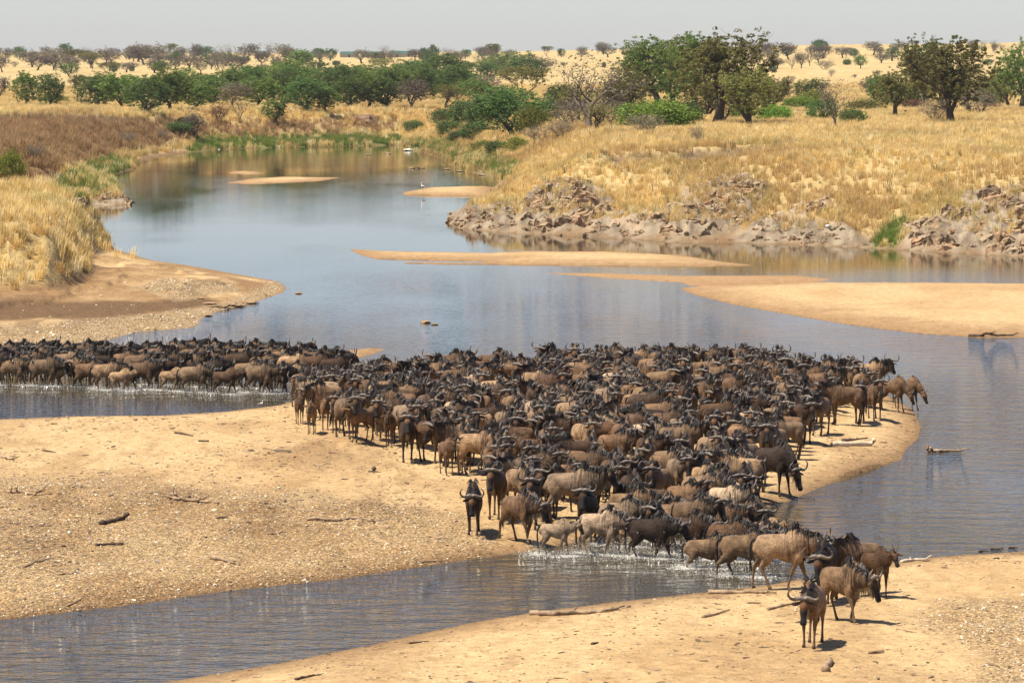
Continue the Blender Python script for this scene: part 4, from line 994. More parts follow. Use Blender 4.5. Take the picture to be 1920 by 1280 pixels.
# riverside wood
for (px, py, h_, w_, k) in [(177, 205, 72, 66, 'deep'), (233, 208, 78, 70, 'round'), (277, 217, 84, 74, 'deep'), (320, 212, 76, 62, 'round'), (365, 210, 60, 66, 'round'), (437, 206, 50, 50, 'greyround'), (573, 212, 70, 66, 'deep'), (655, 206, 66, 62, 'deep'),
    (690, 206, 66, 62, 'round'), (722, 206, 62, 56, 'deep'), (480, 205, 60, 60, 'round'), (535, 204, 66, 56, 'deep'), (400, 203, 58, 56, 'deep'), (200, 196, 64, 60, 'round'), (258, 196, 66, 60, 'deep'), (300, 194, 66, 60, 'round'), (342, 193, 60, 60, 'round'), (385, 190, 60, 60, 'deep'), (428, 190, 58, 60, 'round'),
    (470, 189, 62, 64, 'deep'), (512, 188, 60, 62, 'round'), (552, 190, 62, 60, 'deep'), (592, 192, 66, 62, 'round'), (632, 194, 66, 62, 'deep'), (668, 192, 62, 60, 'round'), (705, 190, 64, 64, 'deep'), (742, 192, 66, 64, 'round'), (780, 190, 70, 66, 'deep'), (815, 188, 70, 64, 'round'), (850, 190, 64, 60, 'deep'), (884, 192, 56, 56, 'round'),
    (455, 176, 48, 60, 'deep'), (500, 174, 48, 60, 'round'), (545, 172, 52, 60, 'round'), (566, 160, 46, 66, 'round'), (610, 172, 54, 60, 'deep'), (650, 172, 46, 60, 'deep'), (690, 170, 48, 60, 'round'), (730, 170, 50, 60, 'deep'), (770, 170, 52, 60, 'deep'), (826, 176, 66, 84, 'deep'), (872, 172, 46, 60, 'round'), (910, 180, 50, 56, 'greyround'),
    (945, 146, 48, 66, 'round'), (985, 148, 44, 60, 'deep'), (1015, 142, 34, 48, 'greyround'), (920, 150, 36, 46, 'deep')]:
    tree(px, py, h_, w_, k, None, 'wood')
# hillside and skyline
hr = random.Random(3)
for (px, py, h_, w_, k) in [(142, 128, 36, 44, 'umbrella'), (130, 144, 28, 40, 'round'), (173, 130, 32, 50, 'umbrella'), (213, 134, 18, 22, 'bush'), (300, 138, 24, 38, 'round'), (247, 134, 12, 12, 'bush'), (328, 130, 34, 28, 'deep'), (100, 128, 38, 64, 'greyround'), (60, 126, 34, 50, 'greyround'), (270, 122, 36, 56, 'greyround'), (297, 120, 38, 60, 'greyround'),
    (243, 112, 26, 26, 'deep'), (423, 124, 42, 54, 'bare'), (465, 116, 34, 44, 'greyround'), (512, 120, 42, 50, 'bare'), (534, 120, 40, 46, 'greyround'), (387, 112, 26, 36, 'deep'), (343, 116, 30, 34, 'greyround'), (363, 112, 24, 26, 'bare'), (410, 126, 30, 40, 'greyround'), (620, 114, 24, 26, 'deep'), (563, 132, 40, 56, 'round'), (597, 106, 16, 26, 'deep'),
    (722, 112, 28, 26, 'bare'), (813, 114, 30, 24, 'deep'), (838, 112, 24, 40, 'bare'), (777, 116, 26, 30, 'greyround'), (798, 116, 22, 26, 'deep'), (873, 110, 18, 24, 'deep'), (903, 108, 22, 34, 'greyround'), (925, 110, 28, 32, 'umbrella'), (960, 112, 20, 26, 'greyround'), (1027, 108, 22, 24, 'umbrella'), (1053, 108, 18, 18, 'deep'), (1090, 106, 20, 24, 'greyround'), (1140, 108, 22, 40, 'greyround'), (1180, 110, 22, 40, 'greyround'),
    (1447, 124, 34, 30, 'greyround'), (1440, 108, 30, 40, 'greyround'), (1478, 112, 34, 40, 'greyround'), (1502, 128, 30, 28, 'greyround'), (1485, 130, 26, 24, 'bare'), (1518, 124, 30, 24, 'bare'), (1543, 110, 26, 40, 'greyround'), (1547, 131, 18, 38, 'drybush'), (1588, 122, 12, 18, 'bush'), (1613, 129, 28, 26, 'round'), (1637, 104, 28, 44, 'greyround'), (1600, 105, 14, 22, 'bush'), (1560, 142, 12, 16, 'drybush'), (1482, 160, 14, 14, 'drybush'),
    (1823, 96, 22, 24, 'greyround'), (1847, 98, 24, 26, 'bare'), (1862, 98, 24, 24, 'bare'), (1420, 130, 46, 36, 'greyround'), (10, 118, 28, 34, 'greyround'), (36, 112, 26, 30, 'deep'), (87, 110, 24, 24, 'greyround'), (160, 116, 30, 36, 'bare'), (200, 122, 34, 40, 'greyround')]:
    tree(px, py, h_, w_, k, None, 'hill')
for i in range(46):
    px = hr.uniform(-40, 1010); tree(px, hr.uniform(114, 142), hr.uniform(18, 36), hr.uniform(26, 52), hr.choice(['greyround', 'deep', 'greyround', 'umbrella', 'greyround', 'bare', 'round']), None, 'hill')
for i in range(12):
    px = hr.uniform(1390, 1930); tree(px, hr.uniform(104, 130), hr.uniform(14, 28), hr.uniform(20, 40), hr.choice(['greyround', 'deep', 'bare']), None, 'hill')
for i in range(64):
    px = hr.uniform(-60, 1980); sk = 112 - 16 * max(0, min(1, (px - 700) / 900))
    tree(px, sk + abs(hr.gauss(0, 5)) - 3, hr.uniform(8, 24), hr.uniform(12, 34), hr.choice(['greyround', 'deep', 'greyround', 'umbrella', 'bare', 'bush', 'drybush']), None, 'sky')
for i in range(34):
    px = hr.uniform(-60, 1980); py = hr.uniform(118, 165) if px > 1380 or px < 60 else hr.uniform(116, 138)
    tree(px, py, hr.uniform(6, 14), hr.uniform(8, 20), hr.choice(['drybush', 'bush', 'drybush', 'greyround']), None, 'scrub')
BANDN = {'under': ('{look} in the thicket along the right bank, {} from left', 'thicket along the right bank'), 'lbush': ('bush on the brown left bank, {} from left', 'bushes on the left bank'), 'wood': ('{look} in the riverside wood, {} from left', 'riverside wood'), 'hill': ('{look} on the far hillside, {} from left', 'trees on the far hillside'),
         'sky': ('{look} along the skyline, {} from left', 'trees on the skyline'), 'scrub': ('small {look} dotting the far slope, {} from left', 'scrub on the far slope')}
LOOK = {'rustbush': 'rusty bush', 'round': 'mid-green leafy tree', 'deep': 'dark green leafy tree', 'greyround': 'grey-brown tree', 'umbrella': 'flat-topped olive tree', 'bare': 'leafless grey tree', 'bush': 'dark green bush', 'drybush': 'dry grey bush', 'olive': 'olive tree', 'thorn': 'brown tree', 'limebush': 'yellow-green bush', 'acacia': 'tall green acacia'}
for band, (fmt, grp) in BANDN.items():
    for i, d in enumerate(sorted([t for t in trees if t['band'] == band], key=lambda t: t['px'])):
        d['label'] = fmt.format(ordw(i + 1), look=LOOK[d['kind']]); d['group'] = grp
tr_ = random.Random(9)
for d in trees:
    name, protos = KIND[d['kind']]; tm, cm = tr_.choice(protos)
    e = empty(name, (d['x'], d['y'], d['z'] - .05), tr_.uniform(0, 6.28))
    sxy = d['w'] * (1.2 if d['band'] in ('rb', 'under') else 1.42 if d['band'] == 'wood' else 1.05) / SPREAD[d['kind']]; e.scale = (sxy, sxy, d['h'] * tr_.uniform(.96, 1.04))
    o1 = D.objects.new('trunk', tm); C.objects.link(o1); o1.parent = e
    o2 = D.objects.new('crown', cm); C.objects.link(o2); o2.parent = e
    tag(e, d['label'], CATS.get(name, 'tree'), d['group'])

# ------------------------------------------------------------------ grasses (geometry-node instances, one object per kind)
def tuft_mesh(seed, nbl, height, spread, wdt, droop):
    r = random.Random(seed); V, Fc = [], []
    for i in range(nbl):
        a = r.uniform(0, 6.283); o = Vector((r.gauss(0, spread * .35), r.gauss(0, spread * .35), -.05)); d = Vector((math.cos(a), math.sin(a), 0))
        h = height * r.uniform(.6, 1.15); b_ = r.uniform(.1, 1) * droop * h; s_ = Vector((-d.y, d.x, 0)) * wdt * r.uniform(.6, 1.3)
        p1 = o + d * (b_ * .35) + Vector((0, 0, h * .6)); p2 = o + d * b_ + Vector((0, 0, h)); k = len(V)
        V += [o - s_, o + s_, p1 + s_ * .8, p1 - s_ * .8, p2]; Fc += [(k, k + 1, k + 2, k + 3), (k + 3, k + 2, k + 4)]
    me = D.meshes.new('tuft'); me.from_pydata([tuple(v) for v in V], [], Fc); me.update(); return me
def grass_mat():
    m, t, b, o = mat_new('grass_blades')
    c = attr(t, 'tint', 'INSTANCER').outputs['Color']
    t.links.new(c, b.inputs['Base Color']); b.inputs['Roughness'].default_value = .7; b.inputs['Specular IOR Level'].default_value = .2
    tr = t.nodes.new('ShaderNodeBsdfTranslucent'); t.links.new(c, tr.inputs[0]); mx = t.nodes.new('ShaderNodeMixShader'); mx.inputs[0].default_value = .42
    t.links.new(b.outputs[0], mx.inputs[1]); t.links.new(tr.outputs[0], mx.inputs[2]); t.links.new(mx.outputs[0], o.inputs[0])
    return m
M['grass'] = grass_mat()
def scatter(name, label, cat, pts, scl, rotz, tint, src_meshes, mat, pick, tilt=None):
    """one stuff object whose points carry instances of the source meshes"""
    me = D.meshes.new(name); me.vertices.add(len(pts)); me.vertices.foreach_set('co', np.asarray(pts, np.float32).ravel())
    def fa(nm, typ, key, arr): a_ = me.attributes.new(nm, typ, 'POINT'); a_.data.foreach_set(key, np.asarray(arr, np.float32 if key != 'value' or typ != 'INT' else np.int32).ravel())
    fa('scl', 'FLOAT_VECTOR', 'vector', scl); rot = np.zeros((len(pts), 3)); rot[:, 2] = rotz
    if tilt is not None: rot[:, :2] = tilt
    fa('rotv', 'FLOAT_VECTOR', 'vector', rot); fa('tint', 'FLOAT_COLOR', 'color', np.concatenate([tint, np.ones((len(pts), 1))], 1)); fa('pick', 'INT', 'value', pick)
    o = D.objects.new(name, me); C.objects.link(o); tag(o, label, cat, None, 'stuff')
    ng = D.node_groups.new(name + '_nodes', 'GeometryNodeTree')
    ng.interface.new_socket('Geometry', in_out='INPUT', socket_type='NodeSocketGeometry'); ng.interface.new_socket('Geometry', in_out='OUTPUT', socket_type='NodeSocketGeometry')
    gi = ng.nodes.new('NodeGroupInput'); go_ = ng.nodes.new('NodeGroupOutput'); ip = ng.nodes.new('GeometryNodeInstanceOnPoints'); ng.links.new(gi.outputs[0], ip.inputs['Points'])
    g2i = ng.nodes.new('GeometryNodeGeometryToInstance')
    for sm in reversed(src_meshes):
        if mat is not None: sm.materials.clear(); sm.materials.append(mat)
        so = D.objects.new(sm.name, sm); oi = ng.nodes.new('GeometryNodeObjectInfo'); oi.inputs[0].default_value = so
        ng.links.new(oi.outputs['Geometry'], g2i.inputs[0])
    ng.links.new(g2i.outputs[0], ip.inputs['Instance'])
    ip.inputs['Pick Instance'].default_value = True
    def na(nm, typ): n = ng.nodes.new('GeometryNodeInputNamedAttribute'); n.data_type = typ; n.inputs[0].default_value = nm; return n.outputs[0]
    ng.links.new(na('pick', 'INT'), ip.inputs['Instance Index'])
    e2r = ng.nodes.new('FunctionNodeEulerToRotation'); ng.links.new(na('rotv', 'FLOAT_VECTOR'), e2r.inputs[0]); ng.links.new(e2r.outputs[0], ip.inputs['Rotation'])
    ng.links.new(na('scl', 'FLOAT_VECTOR'), ip.inputs['Scale'])
    ng.links.new(ip.outputs[0], go_.inputs[0])
    md = o.modifiers.new('scatter', 'NODES'); md.node_group = ng
    return o

rest_of_herd()
# candidate cells
dxc = np.abs(X[:-1, 1:] - X[:-1, :-1]); dyc = Y[1:, :-1] - Y[:-1, :-1]; area = dxc * dyc
ctr = lambda Q: (Q[:-1, :-1] + Q[1:, 1:]) / 2
cX, cY, cGR, cgr, cbr, cbu = ctr(X), ctr(Y), ctr(GR), ctr(green_m), ctr(brown_m), ctr(burn_m)
vis = (np.abs(cX / cY) < .155)
def sample(weight, n):
    p = weight.ravel(); n = int(n); idx = rng.choice(p.size, n, p=p / p.sum()); i, j = np.unravel_index(idx, weight.shape)
    fy, fx = rng.random(n), rng.random(n)
    y = Y[i, j] + (Y[i + 1, j] - Y[i, j]) * fy; s = sx[j] + (sx[1] - sx[0]) * fx; x = s * y
    return x, y, i, j
TUFT = [tuft_mesh(i, 26, .8, .34, .014, .45) for i in range(4)]
clump = sstep(-.25, .35, fbm(cX * .35, cY * .15, 3, 101))
wgt = area * cGR * (1 - .92 * cbu) * vis * (1 + 2 * cgr) * np.clip((260 / cY) ** 1.05, 0, 1.6) * (.35 + clump) * (cY < 1000)
gx, gy, gi_, gj_ = sample(wgt, 210000)
gz = terrain_z(gx, gy)
n = len(gx); base = np.empty((n, 3)); k1 = rng.random(n)[:, None]
base[:] = np.array([.78, .585, .245]) * (1 - k1) + np.array([.64, .44, .165]) * k1
pal = rng.random(n) < .16; base[pal] = np.array([.84, .71, .40])
gm = cgr[gi_, gj_] * (.5 + rng.random(n)) > .5; base[gm] = np.array([.12, .19, .03]) * (1 - k1[gm]) + np.array([.25, .27, .06]) * k1[gm]
bmk = cbr[gi_, gj_] * (.5 + rng.random(n)) > .42; base[bmk] = np.array([.30, .165, .08]) * (1 - k1[bmk]) + np.array([.42, .28, .13]) * k1[bmk]
strk = rng.random(n) < .035; base[strk] = np.array([.15, .14, .05])
pt = fbm(gx * .10, gy * .045, 4, 131); pt2 = fbm(gx * .22 + 9, gy * .09, 3, 137)
okp = ~(gm | bmk)
m1 = (sstep(.05, .45, pt) * .75 * okp)[:, None]; base = base * (1 - m1) + np.array([.50, .33, .135]) * m1
m2 = (sstep(.12, .5, pt2) * .35 * okp)[:, None]; base = base * (1 - m2) + np.array([.50, .44, .16]) * m2
base *= rng.uniform(.72, 1.2, n)[:, None]
hs_ = rng.uniform(.45, 1.1, n) * (1 + .35 * (gy > 350)) * np.where(gm, .75, 1) * np.where(gx / gy > .0, .9, 1.0)
scatter('grass', 'tall dry golden grass with green and brown patches covering both river banks', 'grass', np.stack([gx, gy, gz], 1), np.stack([hs_ * 1.2, hs_ * 1.2, hs_], 1), rng.uniform(0, 6.28, n), base, TUFT, M['grass'], rng.integers(0, 4, n))
# ================================================================== rocks
def rock_mat():
    m, t, b, o = mat_new('weathered_rock')
    tc = t.nodes.new('ShaderNodeTexCoord').outputs['Object']; oi = t.nodes.new('ShaderNodeObjectInfo')
    off = t.nodes.new('ShaderNodeVectorMath'); off.operation = 'ADD'; t.links.new(tc, off.inputs[0])
    cb = t.nodes.new('ShaderNodeCombineXYZ'); t.links.new(mathn(t, 'MULTIPLY', oi.outputs['Random'], 50.0), cb.inputs[0]); t.links.new(cb.outputs[0], off.inputs[1])
    n1 = noise(t, mapping(t, off.outputs[0], (1, 1, 2.4)), 3.0, 6, .7); n2 = noise(t, off.outputs[0], 11.0, 5, .7)
    c = ramp(t, n1, [(0.26, (.10, .078, .058)), (0.42, (.27, .225, .17)), (0.62, (.38, .32, .25)), (0.8, (.50, .43, .34))]).outputs[0]
    c = mixc(t, mathn(t, 'MULTIPLY', oi.outputs['Random'], .55), c, mixc(t, 1.0, c, (1.15, .80, .62), 'MULTIPLY'))
    c = mixc(t, 1.0, c, (1.06, .95, .76), 'MULTIPLY')
    c = mixc(t, .7, c, ramp(t, n2, [(0.3, (.5, .48, .46)), (0.65, (1.15, 1.15, 1.15))]).outputs[0], 'MULTIPLY')
    t.links.new(c, b.inputs['Base Color']); b.inputs['Roughness'].default_value = .85; b.inputs['Specular IOR Level'].default_value = .25
    bump(t, mathn(t, 'ADD', n1, mathn(t, 'MULTIPLY', n2, .4)), .9, .12, b)
    return m
M['rock'] = rock_mat()
def rock_mesh(seed, n=22, sub=1, sharp=.16, dim=(1, .55, .8)):
    r = random.Random(seed); bm = bmesh.new()
    for i in range(n):
        v = Vector((r.gauss(0, 1), r.gauss(0, 1), r.gauss(0, 1))).normalized() * r.uniform(.75, 1.15)
        bm.verts.new((v.x * .5 * dim[0], v.y * .5 * dim[1], v.z * .5 * dim[2]))
    res = bmesh.ops.convex_hull(bm, input=bm.verts)
    bmesh.ops.delete(bm, geom=[g for g in res['geom_interior'] if isinstance(g, bmesh.types.BMVert)], context='VERTS')
    for q in range(sub):
        bmesh.ops.subdivide_edges(bm, edges=bm.edges[:], cuts=1, use_grid_fill=True)
        for v in bm.verts: v.co += Vector((r.gauss(0, 1), r.gauss(0, 1), r.gauss(0, 1))) * (sharp * .33 / (q + 1))
    me = D.meshes.new('rock'); bm.to_mesh(me); bm.free(); me.materials.append(M['rock']); return me
SLAB = [rock_mesh(i + 50, 18, 2, .13, (1, .6, 1.15)) for i in range(7)]
ROUND = [rock_mesh(i + 90, 26, 1, .08, (1, .8, .6)) for i in range(4)]
rr_ = random.Random(17)
def outcrop(key, poly, n, smin, smax, label, flat=1.0):
    xs = [p[0] for p in poly]; ys = [p[1] for p in poly]; pa = np.array(poly, float)
    cx, cy, cz = hit(sum(xs) / len(xs), sum(ys) / len(ys))
    e = empty('rock_outcrop', (cx, cy, cz)); tag(e, label, 'rock outcrop', 'rock outcrops on the river bank'); k = 0; tr = 0
    while k < n and tr < 4000:
        tr += 1
        px, py = rr_.uniform(min(xs), max(xs)), rr_.uniform(min(ys), max(ys))
        if px > 2000 or not inside(pa, np.array(px), np.array(py)): continue
        x, y, z = hit(px, py); s = rr_.uniform(smin, smax) * (1.3 if rr_.random() < .15 else 1)
        o = D.objects.new('rock_slab', rr_.choice(SLAB)); C.objects.link(o); o.parent = e
        o.location = (x - cx, y - cy, z - cz - s * .16); o.scale = (s * rr_.uniform(.8, 1.3), s * rr_.uniform(.9, 1.6), s * flat * rr_.uniform(.7, 1.1))
        o.rotation_euler = (rr_.gauss(-.1, .25), rr_.gauss(.45, .22), rr_.gauss(.2, .35)); k += 1
outcrop('r1', rk_px['r1'], 62, .7, 1.7, 'tall jagged rock knob on the right bank near the river point')
outcrop('r2', rk_px['r2'], 36, .5, 1.1, 'low rocky point jutting into the river below the grassy bank', .8)
outcrop('r3', rk_px['r3'], 62, .7, 1.6, 'broad slanting rock outcrop in the middle of the right bank')
outcrop('r4', rk_px['r4'], 80, .7, 1.9, 'dark jagged rocks at the right edge above the river')
outcrop('r5', rk_px['r5'], 14, .6, 1.1, 'small pinkish rocks in the grass between the two large outcrops')
outcrop('r7', rk_px['r7'], 30, .45, 1.0, 'low grey ledge between the jagged knob and the slanting outcrop', .7)
outcrop('r8', rk_px['r8'], 40, .4, .9, 'low broken ledge above the waterline under the white boulder', .6)
outcrop('r0', [(117, 384), (150, 364), (200, 358), (247, 379), (240, 384)], 24, .6, 1.4, 'grey rocks at the left bank behind the grassy bluff', .9)
outcrop('r6', [(930, 436), (1100, 430), (1280, 440), (1490, 446), (1660, 452), (1700, 466), (1480, 458), (1200, 448), (1000, 440)], 46, .35, .8, 'low line of rubble along the right bank waterline', .55)
def rock(px, py, s, label, flat=.7, kind=None, floor=0.0, tintobj=None):
    x, y, z = hit(px, py, floor)
    o = D.objects.new('rock', rr_.choice(ROUND)); C.objects.link(o); o.location = (x, y, z + s * .06); o.scale = (s, s * rr_.uniform(.8, 1.2), s * flat); o.rotation_euler = (0, 0, rr_.uniform(0, 6))
    if kind: o.material_slots[0].link = 'OBJECT'; o.material_slots[0].material = kind
    tag(o, label, 'rock')
M['pale_rock'] = plain_mat('pale_rock', (.62, .57, .50), .85, .2, 6)
M['mudstone'] = plain_mat('mudstone', (.26, .17, .09), .9, .35, 5)
rock(1553, 426, .75, 'white boulder in the grass above the right waterline', .6, M['pale_rock'])
rock(798, 606, .55, 'larger wet rock breaking the water in mid river', .7); rock(815, 609, .4, 'smaller wet rock breaking the water in mid river', .4)
rock(560, 551, .45, 'rock in the water off the left sandy point', .4, M['mudstone'])
for i, (px, py, s, lb) in enumerate([(397, 571, 1.0, 'flat mud slab leftmost on the left beach ledge'), (412, 577, 1.2, 'flat mud slab at the front of the left beach ledge'), (428, 573, 1.1, 'flat mud slab in the middle of the left beach ledge'), (446, 575, .9, 'flat mud slab reaching the water on the left beach'), (470, 569, 1.0, 'low flat slab in the shallows off the left beach'), (390, 592, .7, 'stone at the notch in the left gravel beach'), (375, 560, .6, 'stone on the mud above the left gravel beach')]):
    rock(px, py, s, lb, .25, M['mudstone'])
for px, py, s, lb in [(772, 316, .9, 'dark rock left of the far right bank spit'), (790, 316, 1.0, 'dark rock beside the far spit, nearer the bank'), (838, 318, .9, 'dark rock at the foot of the far right bank'), (862, 322, .9, 'dark rock along the far right waterline'), (905, 329, 1.0, 'dark rock below the green bank on the right'), (690, 291, .9, 'snag rock in the far river, leftmost of two'), (728, 289, 1.0, 'snag rock in the far river, rightmost of two'), (768, 283, 2.0, 'pale boulder at the far right waterline')]:
    rock(px, py, s, lb, .45, M['pale_rock'] if 'pale' in lb else None)
# ================================================================== driftwood
M['wood'] = plain_mat('driftwood', (.27, .185, .11), .85, .45, 8); M['wood_pale'] = plain_mat('bleached_driftwood', (.55, .44, .31), .8, .25, 8); M['wood_dark'] = plain_mat('dark_driftwood', (.085, .055, .035), .9, .45, 8)
def wood(pts, r, mat, label, br=0, floor=0.0, lift=0.0, name='driftwood_branch', blunt=False):
    """bent tapered limb through photo pixels (x, y[, height in metres above the ground])"""
    r = r * (.72 if pts[0][0] < 800 else .9); rw = random.Random(len(label) * 31 + int(pts[0][0])); W3 = []
    for p in pts:
        if len(p) > 2 and W3:                      # raised point: stands over the same depth as the point before it
            yy = W3[-1].y; dx_, dy_, dz_ = px_dir(p[0], p[1]); t_ = yy / dy_; W3.append(Vector((dx_ * t_, yy + .02, max(H + dz_ * t_, r * .5))))
        else:
            x, y, z = hit(p[0], p[1], floor); W3.append(Vector((x, y, z + r * .55 + lift)))
    L = sum((W3[i + 1] - W3[i]).length for i in range(len(W3) - 1))
    o0 = W3[0].copy(); W3 = [p - o0 for p in W3]
    dense = []
    for i in range(len(W3) - 1):
        for k in range(4): dense.append(W3[i].lerp(W3[i + 1], k / 4) + (Vector((rw.gauss(0, 1), rw.gauss(0, 1), rw.gauss(0, .5))) * (L * .012) if k else Vector()))
    dense.append(W3[-1]); n = len(dense)
    T = Tubes(); T.add(*refine(dense, [r * ((1 - .25 * i / n) if blunt else (1 - .72 * i / (n - 1))) * rw.uniform(.82, 1.15) for i in range(n)], 2), 'leg', 8)
    for q in range(br):
        i = rw.randrange(1, n - 1); d = (dense[i + 1] - dense[i - 1]).normalized(); s = Vector((-d.y, d.x, 0)) * rw.choice((-1, 1)); ln = min(L * rw.uniform(.12, .28), .5)
        dd = (d * .8 + s * rw.uniform(.3, .8) + Vector((0, 0, rw.uniform(.0, .3)))).normalized()
        T.add([dense[i], dense[i] + dd * (ln * .5), dense[i] + (dd + Vector((0, 0, .1))) * ln], [r * .55, r * .38, r * .12], 'leg', 6)
    me = D.meshes.new(name); me.from_pydata([tuple(v) for v in T.v], [], T.f); me.update(); me.shade_smooth(); me.materials.append(M[mat])
    bm = bmesh.new(); bm.from_mesh(me); bmesh.ops.recalc_face_normals(bm, faces=bm.faces[:]); bm.to_mesh(me); bm.free()
    o = D.objects.new(name, me); C.objects.link(o); o.location = o0; tag(o, label, 'driftwood', 'driftwood on the sand')
wood([(1560, 836), (1600, 837), (1630, 836), (1640, 824, .12)], .10, 'wood_pale', 'bleached white log lying on the sandbank behind the herd', 0, blunt=True, name='driftwood_log')
wood([(1578, 828), (1600, 824, .1), (1628, 820, .15)], .07, 'wood_dark', 'dark branch lying just behind the bleached white log', 1)
wood([(1604, 826), (1606, 818, .2), (1614, 812, .45)], .035, 'wood_pale', 'upright pale stick left of two behind the white log')
wood([(1622, 826), (1624, 822, .15), (1628, 818, .3)], .03, 'wood_pale', 'short upright pale stick right of two behind the white log')
wood([(1745, 848), (1738, 838, 1), (1752, 846, 1), (1775, 850, 1), (1800, 848, 1), (1818, 840, 1)], .075, 'wood', 'forked branch floating in the river right of the sandbank', 2)
wood([(1816, 631), (1838, 631), (1848, 625, .25), (1870, 631), (1896, 630), (1910, 625, .25)], .09, 'wood_dark', 'long crooked branch at the edge of the large right sandbar', 1)
wood([(14, 924), (45, 926), (66, 930), (84, 916, .15)], .075, 'wood', 'tangled brown driftwood at the left edge of the gravel bar', 3)
wood([(190, 984, .06), (205, 980), (228, 976), (242, 962, .2)], .11, 'wood_dark', 'dark stump-like log leaning up on the gravel bar', 0, blunt=True, name='driftwood_log')
wood([(322, 930), (328, 938), (350, 942), (385, 944), (410, 946)], .10, 'wood', 'weathered root lump with upright prong on the gravel bar', 3)
wood([(327, 936), (325, 924, .12), (326, 912, .3)], .06, 'wood', 'upright prong of the weathered root lump on the gravel bar')
wood([(180, 1024), (205, 1023), (232, 1021)], .055, 'wood_dark', 'straight dark stick lying on the left gravel', 0, blunt=True)
wood([(398, 1048), (415, 1052), (440, 1060)], .11, 'wood', 'flat grey driftwood plank on the gravel above the channel', 0)
wood([(370, 1045), (385, 1052), (396, 1057)], .03, 'wood', 'thin twig left of the flat grey driftwood plank')
wood([(575, 976), (640, 978), (665, 972), (690, 978), (735, 990)], .065, 'wood', 'long forked branch on the gravel left of the herd', 4)
wood([(585, 868), (598, 880), (612, 890)], .04, 'wood', 'pale stick on the dark debris patch left of the herd', 1)
wood([(698, 884), (704, 876, .12)], .10, 'wood_dark', 'dark stump standing on the sand before the left flank', 0, blunt=True, name='driftwood_stump')
wood([(690, 885), (715, 886)], .03, 'wood_dark', 'thin stick beside the dark stump before the left flank')
wood([(328, 814), (345, 815), (362, 819)], .07, 'wood_dark', 'dark flat stick on the pale sand at upper left', 0)
wood([(372, 829), (392, 829)], .05, 'wood_dark', 'short dark stick right of the flat one on pale sand', 0, blunt=True)
wood([(80, 845), (105, 849)], .05, 'wood_dark', 'short dark stick on the pale sand near the left edge')
wood([(0, 858), (18, 862), (34, 860)], .07, 'wood', 'low brown driftwood on the sand at the left edge', 2)
wood([(995, 1153, .05), (1040, 1155), (1090, 1152), (1130, 1148), (1170, 1140)], .085, 'wood', 'long brown log along the near waterline', 1, name='driftwood_log')
wood([(1328, 1113), (1370, 1114), (1410, 1113), (1455, 1114)], .075, 'wood', 'straight brown log on the near shore beside the splash', 1, name='driftwood_log')
wood([(1318, 1158), (1345, 1152), (1368, 1146)], .05, 'wood', 'short stick on the near sand below the shore log')
wood([(1690, 1056), (1715, 1052), (1735, 1048, .05), (1747, 1041, .12)], .055, 'wood_pale', 'pale branch at the near waterline right of the leading group', 2)
wood([(1548, 1262), (1553, 1252), (1556, 1242)], .085, 'wood', 'short upright-lying log piece in front of the foremost wildebeest', 0, blunt=True, name='driftwood_log')
wood([(1682, 1180), (1700, 1184), (1718, 1188)], .03, 'wood', 'thin curved twig on the sand right of the leading group')
wood([(1440, 1143), (1470, 1136), (1492, 1130)], .04, 'wood', 'thin stick on the sand left of the leading group')
wood([(1490, 1148), (1496, 1138, .1), (1494, 1116, .4)], .03, 'wood_pale', 'pale upright stick left of the foremost wildebeest')
wood([(790, 1054), (815, 1055), (840, 1054)], .035, 'wood', 'pale stick at the gravel edge of the near channel')
wood([(45, 1064), (70, 1056), (100, 1048)], .05, 'wood', 'crooked branch on the gravel near the left edge', 2)
wood([(88, 1070), (110, 1080), (145, 1078)], .05, 'wood', 'pale knotted branch on the gravel at lower left', 2)
wood([(125, 1140), (150, 1128), (158, 1120)], .035, 'wood', 'thin curved stick close to the channel at lower left', 1)
wood([(555, 1275), (580, 1270), (597, 1266)], .05, 'wood_dark', 'dark twig on the near bank at the bottom of the picture', 1)
wood([(1110, 1210), (1122, 1207)], .04, 'wood_dark', 'small dark stick on the near sand below the long log')
for i, (px, py, w_) in enumerate([(1845, 1034, 20), (1870, 1031, 26), (1900, 1029, 18)]):
    wood([(px - w_ / 2, py), (px, py - 2, .05), (px + w_ / 2, py, .02)], .03, 'wood_dark', ['leftmost', 'middle', 'rightmost'][i] + ' of three dark twig heaps at the right waterline', 4)
# ================================================================== pebbles and litter
def pebble_mat():
    m, t, b, o = mat_new('pebbles'); c = attr(t, 'tint', 'INSTANCER').outputs['Color']; t.links.new(c, b.inputs['Base Color']); b.inputs['Roughness'].default_value = .8; return m
M['pebble'] = pebble_mat()
PEB = [rock_mesh(i + 200, 12, 0, 0, (1, .75, .5)) for i in range(4)]
for p in PEB: p.name = 'pebble'
cG, cSD, cWet = ctr(G), ctr(sd), ctr(wet.astype(float))
landok = (cWet < .01) * (cY < 240) * vis * ((ctr(left.astype(float)) + ctr(in_spit.astype(float)) + ctr(nearb.astype(float))) > .5) * (1 - cGR)
wg = area * landok * (cG ** 1.4 + .02) * np.clip((95 / cY) ** 1.0, 0, 1.2)
x_, y_, i_, j_ = sample(wg, 26000); n_ = len(x_)
ps = rng.lognormal(0, .45, n_) * .036 * (1 + .6 * (y_ > 140)); 
cols = np.array([[.50, .38, .22], [.58, .47, .31], [.40, .29, .17], [.30, .23, .16], [.64, .56, .43], [.46, .34, .19]])[rng.integers(0, 6, n_)] * rng.uniform(.8, 1.15, n_)[:, None]
